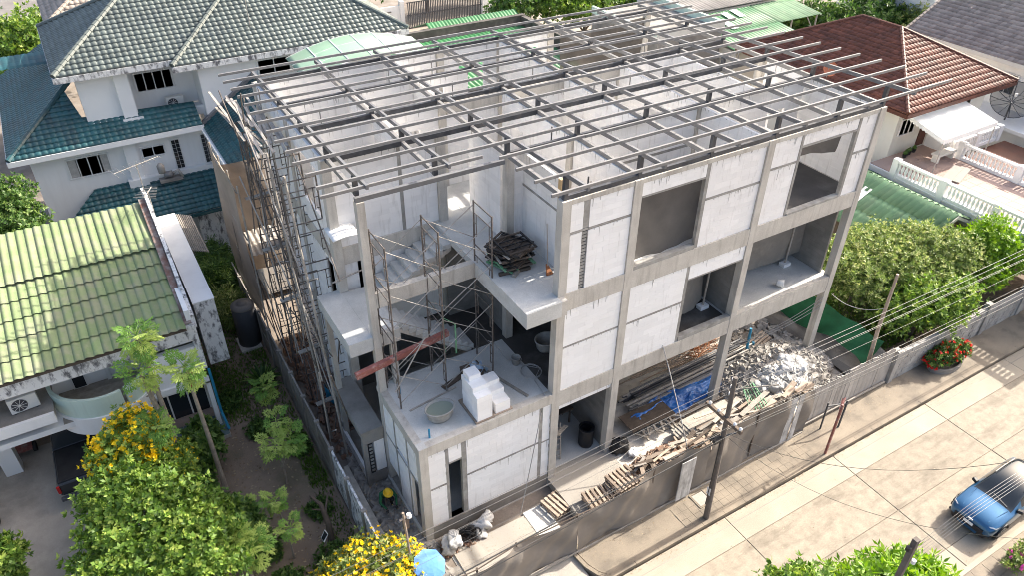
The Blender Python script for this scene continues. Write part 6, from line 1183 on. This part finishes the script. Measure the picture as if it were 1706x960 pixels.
# half profile: sill, bumper bulge, waist, shoulder, glass base, roof rail, roof centre ; front of the car is -x
def sec(x,w,zs,zsh,zg,wr,zr_): return (x,[(w*.86,.22),(w*.98,.42),(w,.62),(w*.985,zsh-.06),(w*.93,zsh),(wr,zr_-.05),(wr*.86,zr_),(wr*.4,zr_+.02)])
secs=[sec(-2.2,.62,0,.66,0,.50,.70),sec(-2.14,.80,0,.74,0,.66,.80),sec(-1.98,.89,0,.82,0,.74,.90),sec(-1.6,.925,0,.90,0,.76,.99),sec(-1.1,.935,0,.97,0,.76,1.06),sec(-.92,.935,0,.99,0,.76,1.09),
 sec(-.75,.935,0,1.0,0,.745,1.15),sec(-.3,.935,0,1.01,0,.68,1.42),sec(.1,.935,0,1.02,0,.64,1.56),sec(.7,.935,0,1.03,0,.62,1.60),sec(1.3,.935,0,1.04,0,.60,1.56),sec(1.75,.92,0,1.05,0,.57,1.46),sec(2.05,.89,0,1.04,0,.58,1.12),sec(2.2,.80,0,.98,0,.55,1.0),sec(2.24,.7,0,.8,0,.5,.85)]
v,f,m=carshell(secs,'car'); me=bpy.data.meshes.new('body'); me.from_pydata(v,[],f)
mats=[M['paint'],M['glass'],M['black']]
for q in mats: me.materials.append(q)
n=8
for i in range(len(secs)-1):
    for j in range(m-1):
        p=me.polygons[i*(m-1)+j]; jj=j if j<n-1 else (m-2-j); mi=0
        xm=(secs[i][0]+secs[i+1][0])/2
        if jj==4 and -.5<xm<1.9: mi=1
        if jj>=5 and -.92<xm<.1: mi=1
        if jj>=5 and xm>=.1 and xm<1.75: mi=1
        if jj>=5 and 1.75<xm<2.05: mi=1
        if jj in (0,) : mi=2
        p.material_index=mi
o=bpy.data.objects.new('tmp',me); COL.objects.link(o); sm=o.modifiers.new('s','SUBSURF'); sm.levels=2
dg=bpy.context.evaluated_depsgraph_get(); ev=bpy.data.meshes.new_from_object(o.evaluated_get(dg)); bpy.data.objects.remove(o)
def split(ev,par,names,shift):
    for mi,(nm,mt) in enumerate(names):
        idx=[p for p in ev.polygons if p.material_index==mi]; used={}; vs=[];fs=[]
        for p in idx:
            ff=[]
            for k in p.vertices:
                if k not in used: used[k]=len(vs); vs.append(ev.vertices[k].co+Vector(shift))
                ff.append(used[k])
            fs.append(ff)
        me2=bpy.data.meshes.new(nm); me2.from_pydata([tuple(a) for a in vs],[],fs); me2.materials.append(mt); me2.polygons.foreach_set('use_smooth',[True]*len(fs))
        oo=bpy.data.objects.new(nm,me2); COL.objects.link(oo); oo.parent=par
split(ev,car,[('body',M['paint']),('window_glass',M['glass']),('sill_trim',M['black'])],(0,0,0))
for x in (-1.38,1.36):
    for y in (-.82,.82): wheel(car,x,y,.345)
    for s in (-1,1): ob('wheel_arch',G().tube([(x+.40*math.cos(a*.2618),s*.935,.36+.40*math.sin(a*.2618)) for a in range(13)],.035,6),M['black'],car)
for s in (-1,1):
    ob('headlight',G().prism([(-2.08,s*.52,.80),(-1.93,s*.84,.86),(-1.72,s*.90,.88),(-1.9,s*.87,.78),(-2.12,s*.56,.73)],(-.02,0,.012)),M['lens'],car)
    mi=ob('mirror',G().bar((-.58,s*.82,1.04),(-.52,s*1.04,1.08),.2,.15),M['black'],car,bevel=.04)
    ob('bonnet_crease',G().tube([(-1.95,s*.52,.895),(-1.4,s*.6,1.01),(-.95,s*.66,1.10)],.018,6),M['paint'],car)
    ob('roof_rail',G().tube([(.0,s*.60,1.58),(.6,s*.585,1.64),(1.3,s*.57,1.60)],.02,6),M['galv'],car)
    ob('wheel_liner',G().tube([(-2.05,s*.7,.36),(-1.98,s*.86,.38)],.06,8),M['black'],car)
ob('grille',G().bar((-2.2,-.58,.5),(-2.2,.58,.5),.06,.22),M['black'],car); ob('number_plate',G().bar((-2.245,-.19,.56),(-2.245,.19,.56),.02,.13),M['white'],car); ob('wiper',G().bar((-.86,-.55,1.135),(-.72,.1,1.19),.02),M['black'],car); ob('badge',G().bar((-2.2,-.1,.74),(-2.2,.1,.74),.03,.06),M['alum'],car)
car.location=(13.57,-8.91,.005); car.rotation_euler=(0,0,R(1.0)); car.scale=(.88,.88,.88)
pk=thing('dark_pickup','dark grey pickup truck with a covered bed parked under the balcony','pickup truck',(-14.35,10.3,.19))
def pkp(nm,g,m,**k): o=ob(nm,g,M[m],None,**k); o.parent=pk; return o
pkp('bed',G().box(-.9,-2.4,.5,.9,-.6,1.05),'dark',bevel=.04); pkp('bed_cover',G().box(-.82,-2.32,1.052,.82,-.66,1.09),'black',bevel=.015); pkp('tailgate',G().box(-.82,-2.45,.55,.82,-2.402,1.04),'dark',bevel=.015); pkp('bumper',G().box(-.92,-2.62,.4,.92,-2.46,.56),'dsteel',bevel=.03)
pkp('cab',G().prism([(-.88,-.58,.5),(-.88,2.4,.5),(-.88,2.4,.95),(-.88,1.2,1.1),(-.88,-.58,1.1)],(1.76,0,0)),'dark',bevel=.03); pkp('roof',G().prism([(-.7,-.45,1.72),(.7,-.45,1.72),(.7,.6,1.72),(-.7,.6,1.72)],(0,0,.05)),'dark',bevel=.02)
pkp('window_glass',G().add([(-.84,-.58,1.1),(.84,-.58,1.1),(.68,-.45,1.72),(-.68,-.45,1.72),(-.84,1.3,1.1),(.84,1.3,1.1),(.68,.62,1.72),(-.68,.62,1.72)],[(0,1,2,3),(5,4,7,6),(4,0,3,7),(1,5,6,2)]),'glass')
for s in (-1,1):
    pkp('tail_light',G().cb((s*.88,-2.43,.85),(.1,.08,.3)),'redlens'); pkp('mirror',G().cb((s*1.0,.95,1.2),(.18,.1,.16)),'black',bevel=.03)
    for y in (-1.55,1.6): pkp('wheel',G().tube([(s*.78-.11,y,.36),(s*.78+.11,y,.36)],.36,18),'rubber')
rc=thing('red_cart','red wheeled machine with a pale engine in the shade of the carport','cart',(-16.3,11.7,.19))
for nm,g,m in (('tray',G().box(-16.6,11.2,.4,-16.0,12.1,.62),'redsteel'),('engine',G().cb((-16.35,11.7,.8),(.4,.5,.34)),'galv'),('handle',G().tube([(-16.5,12.1,.6),(-16.5,12.6,1.0),(-16.1,12.6,1.0),(-16.1,12.1,.6)],.02,6),'dsteel'),('wheel',G().tube([(-16.7,11.35,.4),(-16.58,11.35,.4)],.2,14),'rubber'),('wheel',G().tube([(-16.02,11.35,.4),(-15.9,11.35,.4)],.2,14),'rubber')): ob(nm,g,M[m],rc)
ch=thing('white_chair','white plastic chair at the left edge under the carport','chair',(-17.6,9.9,.19))
ob('seat',G().box(-17.9,9.6,.58,-17.4,10.1,.63),M['white'],ch); ob('backrest',G().box(-17.9,10.06,.63,-17.4,10.12,1.1),M['white'],ch)
for x in (-17.87,-17.45):
    for y in (9.63,10.05): ob('leg',G().bar((x,y,.19),(x,y,.58),.05),M['white'],ch)
bike=thing('red_bicycle','dark bicycle with red parts at the left edge by the white pillar','bicycle',(-17.3,8.6,.19))
for y in (8.3,9.2): ob('wheel',G().tube([(-17.3+.0,y+.3*math.cos(a*.5236),.5+.3*math.sin(a*.5236)) for a in range(13)],.02,5),M['rubber'],bike)
ob('frame',G().tube([(-17.3,8.3,.5),(-17.3,8.6,.95),(-17.3,9.1,.95),(-17.3,9.2,.5)],.025,6),M['redsteel'],bike); ob('handlebar',G().tube([(-17.55,9.12,1.05),(-17.05,9.12,1.05)],.02,6),M['dsteel'],bike); ob('saddle',G().cb((-17.3,8.6,1.0),(.12,.24,.05)),M['black'],bike)
# parasol at the bottom edge
um=thing('blue_parasol','blue and white striped parasol tilted behind the yellow bush at the bottom edge','parasol',(-5.6,-1.9,.2))
ob('shaft',G().tube([(-5.6,-1.9,.2),(-5.55,-1.8,1.75)],.02,6),M['galv'],um); M['bl']=mk('parasol_blue',(.09,.24,.66),(.17,.33,.72),sc=1,bump=.05,fine=.05); M['wl']=mk('parasol_white',(.62,.70,.82),(.58,.66,.8),sc=1,bump=.05,fine=.05)
T_=Euler((R(24),R(10),0)).to_matrix()
for k in range(8):
    g=G(); c=Vector((-5.55,-1.8,1.75))
    for j in range(4):
        r0,r1=.135*j,.135*(j+1)
        def q(r_,a): return c+T_@Vector((r_*math.cos(a),r_*math.sin(a),-.42*r_*r_+.05))
        g.add([q(r0,k*.7854),q(r1,k*.7854),q(r1,(k+1)*.7854),q(r0,(k+1)*.7854)],[(0,1,2,3)])
    ob('canopy_panel',g,M['bl'],um)
for k in range(8): ob('rib',G().tube([Vector((-5.55,-1.8,1.74))+T_@Vector((.54*j/4*math.cos(k*.7854),.54*j/4*math.sin(k*.7854),-.42*(.54*j/4)**2+.04)) for j in range(5)],.008,4),M['dsteel'],um)
# ---------------- worker ----------------
def person(lab,joints,rad,edges,parts,loc):
    t=thing('person',lab,'person',loc)
    names=list(joints); me=bpy.data.meshes.new('body'); me.from_pydata([joints[n] for n in names],[(names.index(a),names.index(b)) for a,b in edges],[])
    o=bpy.data.objects.new('tmp',me); COL.objects.link(o); md=o.modifiers.new('sk','SKIN')
    for i,nm in enumerate(names): r_=rad[nm]; me.skin_vertices[0].data[i].radius=r_ if isinstance(r_,tuple) else (r_,r_)
    me.skin_vertices[0].data[0].use_root=True; o.modifiers.new('ss','SUBSURF').levels=2
    ev=bpy.data.meshes.new_from_object(o.evaluated_get(bpy.context.evaluated_depsgraph_get())); bpy.data.objects.remove(o)
    for q in (M['jacket'],M['trouser'],M['skin'],M['black']): ev.materials.append(q)
    J=np.array([joints[n] for n in names])
    for p in ev.polygons: k=np.argmin(((J-np.array(p.center))**2).sum(1)); p.material_index=parts[names[k]]; p.use_smooth=True
    b=bpy.data.objects.new('body',ev); COL.objects.link(b); b.parent=t; return t
# crouching, seen from above, back towards the wall, hands working at the rubble in front (-y)
J=dict(pelvis=(0,.22,.42),waist=(0,.16,.58),chest=(0,-.02,.80),neck=(0,-.16,.93),head0=(0,-.2,.99),head=(0,-.25,1.08),
 sL=(-.19,-.06,.86),eL=(-.30,-.20,.62),wL=(-.18,-.40,.48),hL=(-.15,-.46,.44),sR=(.19,-.06,.86),eR=(.31,-.18,.62),wR=(.22,-.40,.46),hR=(.2,-.46,.42),
 kL=(-.2,-.18,.46),aL=(-.17,.05,.1),tL=(-.18,-.14,.05),kR=(.2,-.14,.42),aR=(.18,.1,.1),tR=(.19,-.1,.05),pL=(-.11,.2,.40),pR=(.11,.2,.40))
ra=dict(pelvis=.15,waist=.14,chest=(.17,.13),neck=.06,head0=.07,head=.095,sL=.075,eL=.055,wL=.036,hL=.04,sR=.075,eR=.055,wR=.036,hR=.04,kL=.075,aL=.05,tL=.045,kR=.075,aR=.05,tR=.045,pL=.1,pR=.1)
ed=[('pelvis','waist'),('waist','chest'),('chest','neck'),('neck','head0'),('head0','head'),('chest','sL'),('sL','eL'),('eL','wL'),('wL','hL'),('chest','sR'),('sR','eR'),('eR','wR'),('wR','hR'),('pelvis','pL'),('pL','kL'),('kL','aL'),('aL','tL'),('pelvis','pR'),('pR','kR'),('kR','aR'),('aR','tR')]
mp=dict(pelvis=1,waist=0,chest=0,neck=2,head0=2,head=2,sL=0,eL=0,wL=0,hL=3,sR=0,eR=0,wR=0,hR=3,kL=1,aL=1,tL=3,kR=1,aR=1,tR=3,pL=1,pR=1)
w=person('crouching worker in a yellow hard hat and green jacket beside the annex',J,ra,ed,mp,(-5.45,2.1,.17))
def wp(nm,g,m,**k): o=ob(nm,g,M[m],None,**k); o.parent=w; return o
wp('hard_hat',G().lathe([(.165,-.01),(.13,.0),(.128,.05),(.1,.11),(.05,.145),(0,.15)],(0,-.27,1.09),20,1,1.12),'helmet',smooth=True); wp('hat_brim',G().lathe([(.12,0),(.17,-.012),(.165,-.02),(.12,-.008)],(0,-.31,1.085),20,1,1.15),'helmet',smooth=True)
wp('reflective_band',G().tube([(-.17,-.02,.88),(-.15,.08,.78),(0,.14,.76),(.15,.08,.78),(.17,-.02,.88)],.014,6),'alum')
for s in (-1,1):
    for k in range(4): wp('finger',G().tube([(s*.18+(k-1.5)*.022,-.48,.44),(s*.18+(k-1.5)*.024,-.54-.01*(k in(1,2)),.41),(s*.18+(k-1.5)*.022,-.555,.37)],[.011,.010,.008],6),'black')
    wp('thumb',G().tube([(s*.18-s*.04,-.46,.43),(s*.18-s*.065,-.5,.40)],[.012,.009],6),'black')
wp('face',G().lathe([(0,-.02),(.06,0),(.082,.06),(.08,.12)],(0,-.3,.96),14,1,.9),'skin',smooth=True); wp('nose',G().tube([(0,-.37,1.05),(0,-.395,1.015)],[.012,.018],6),'skin')
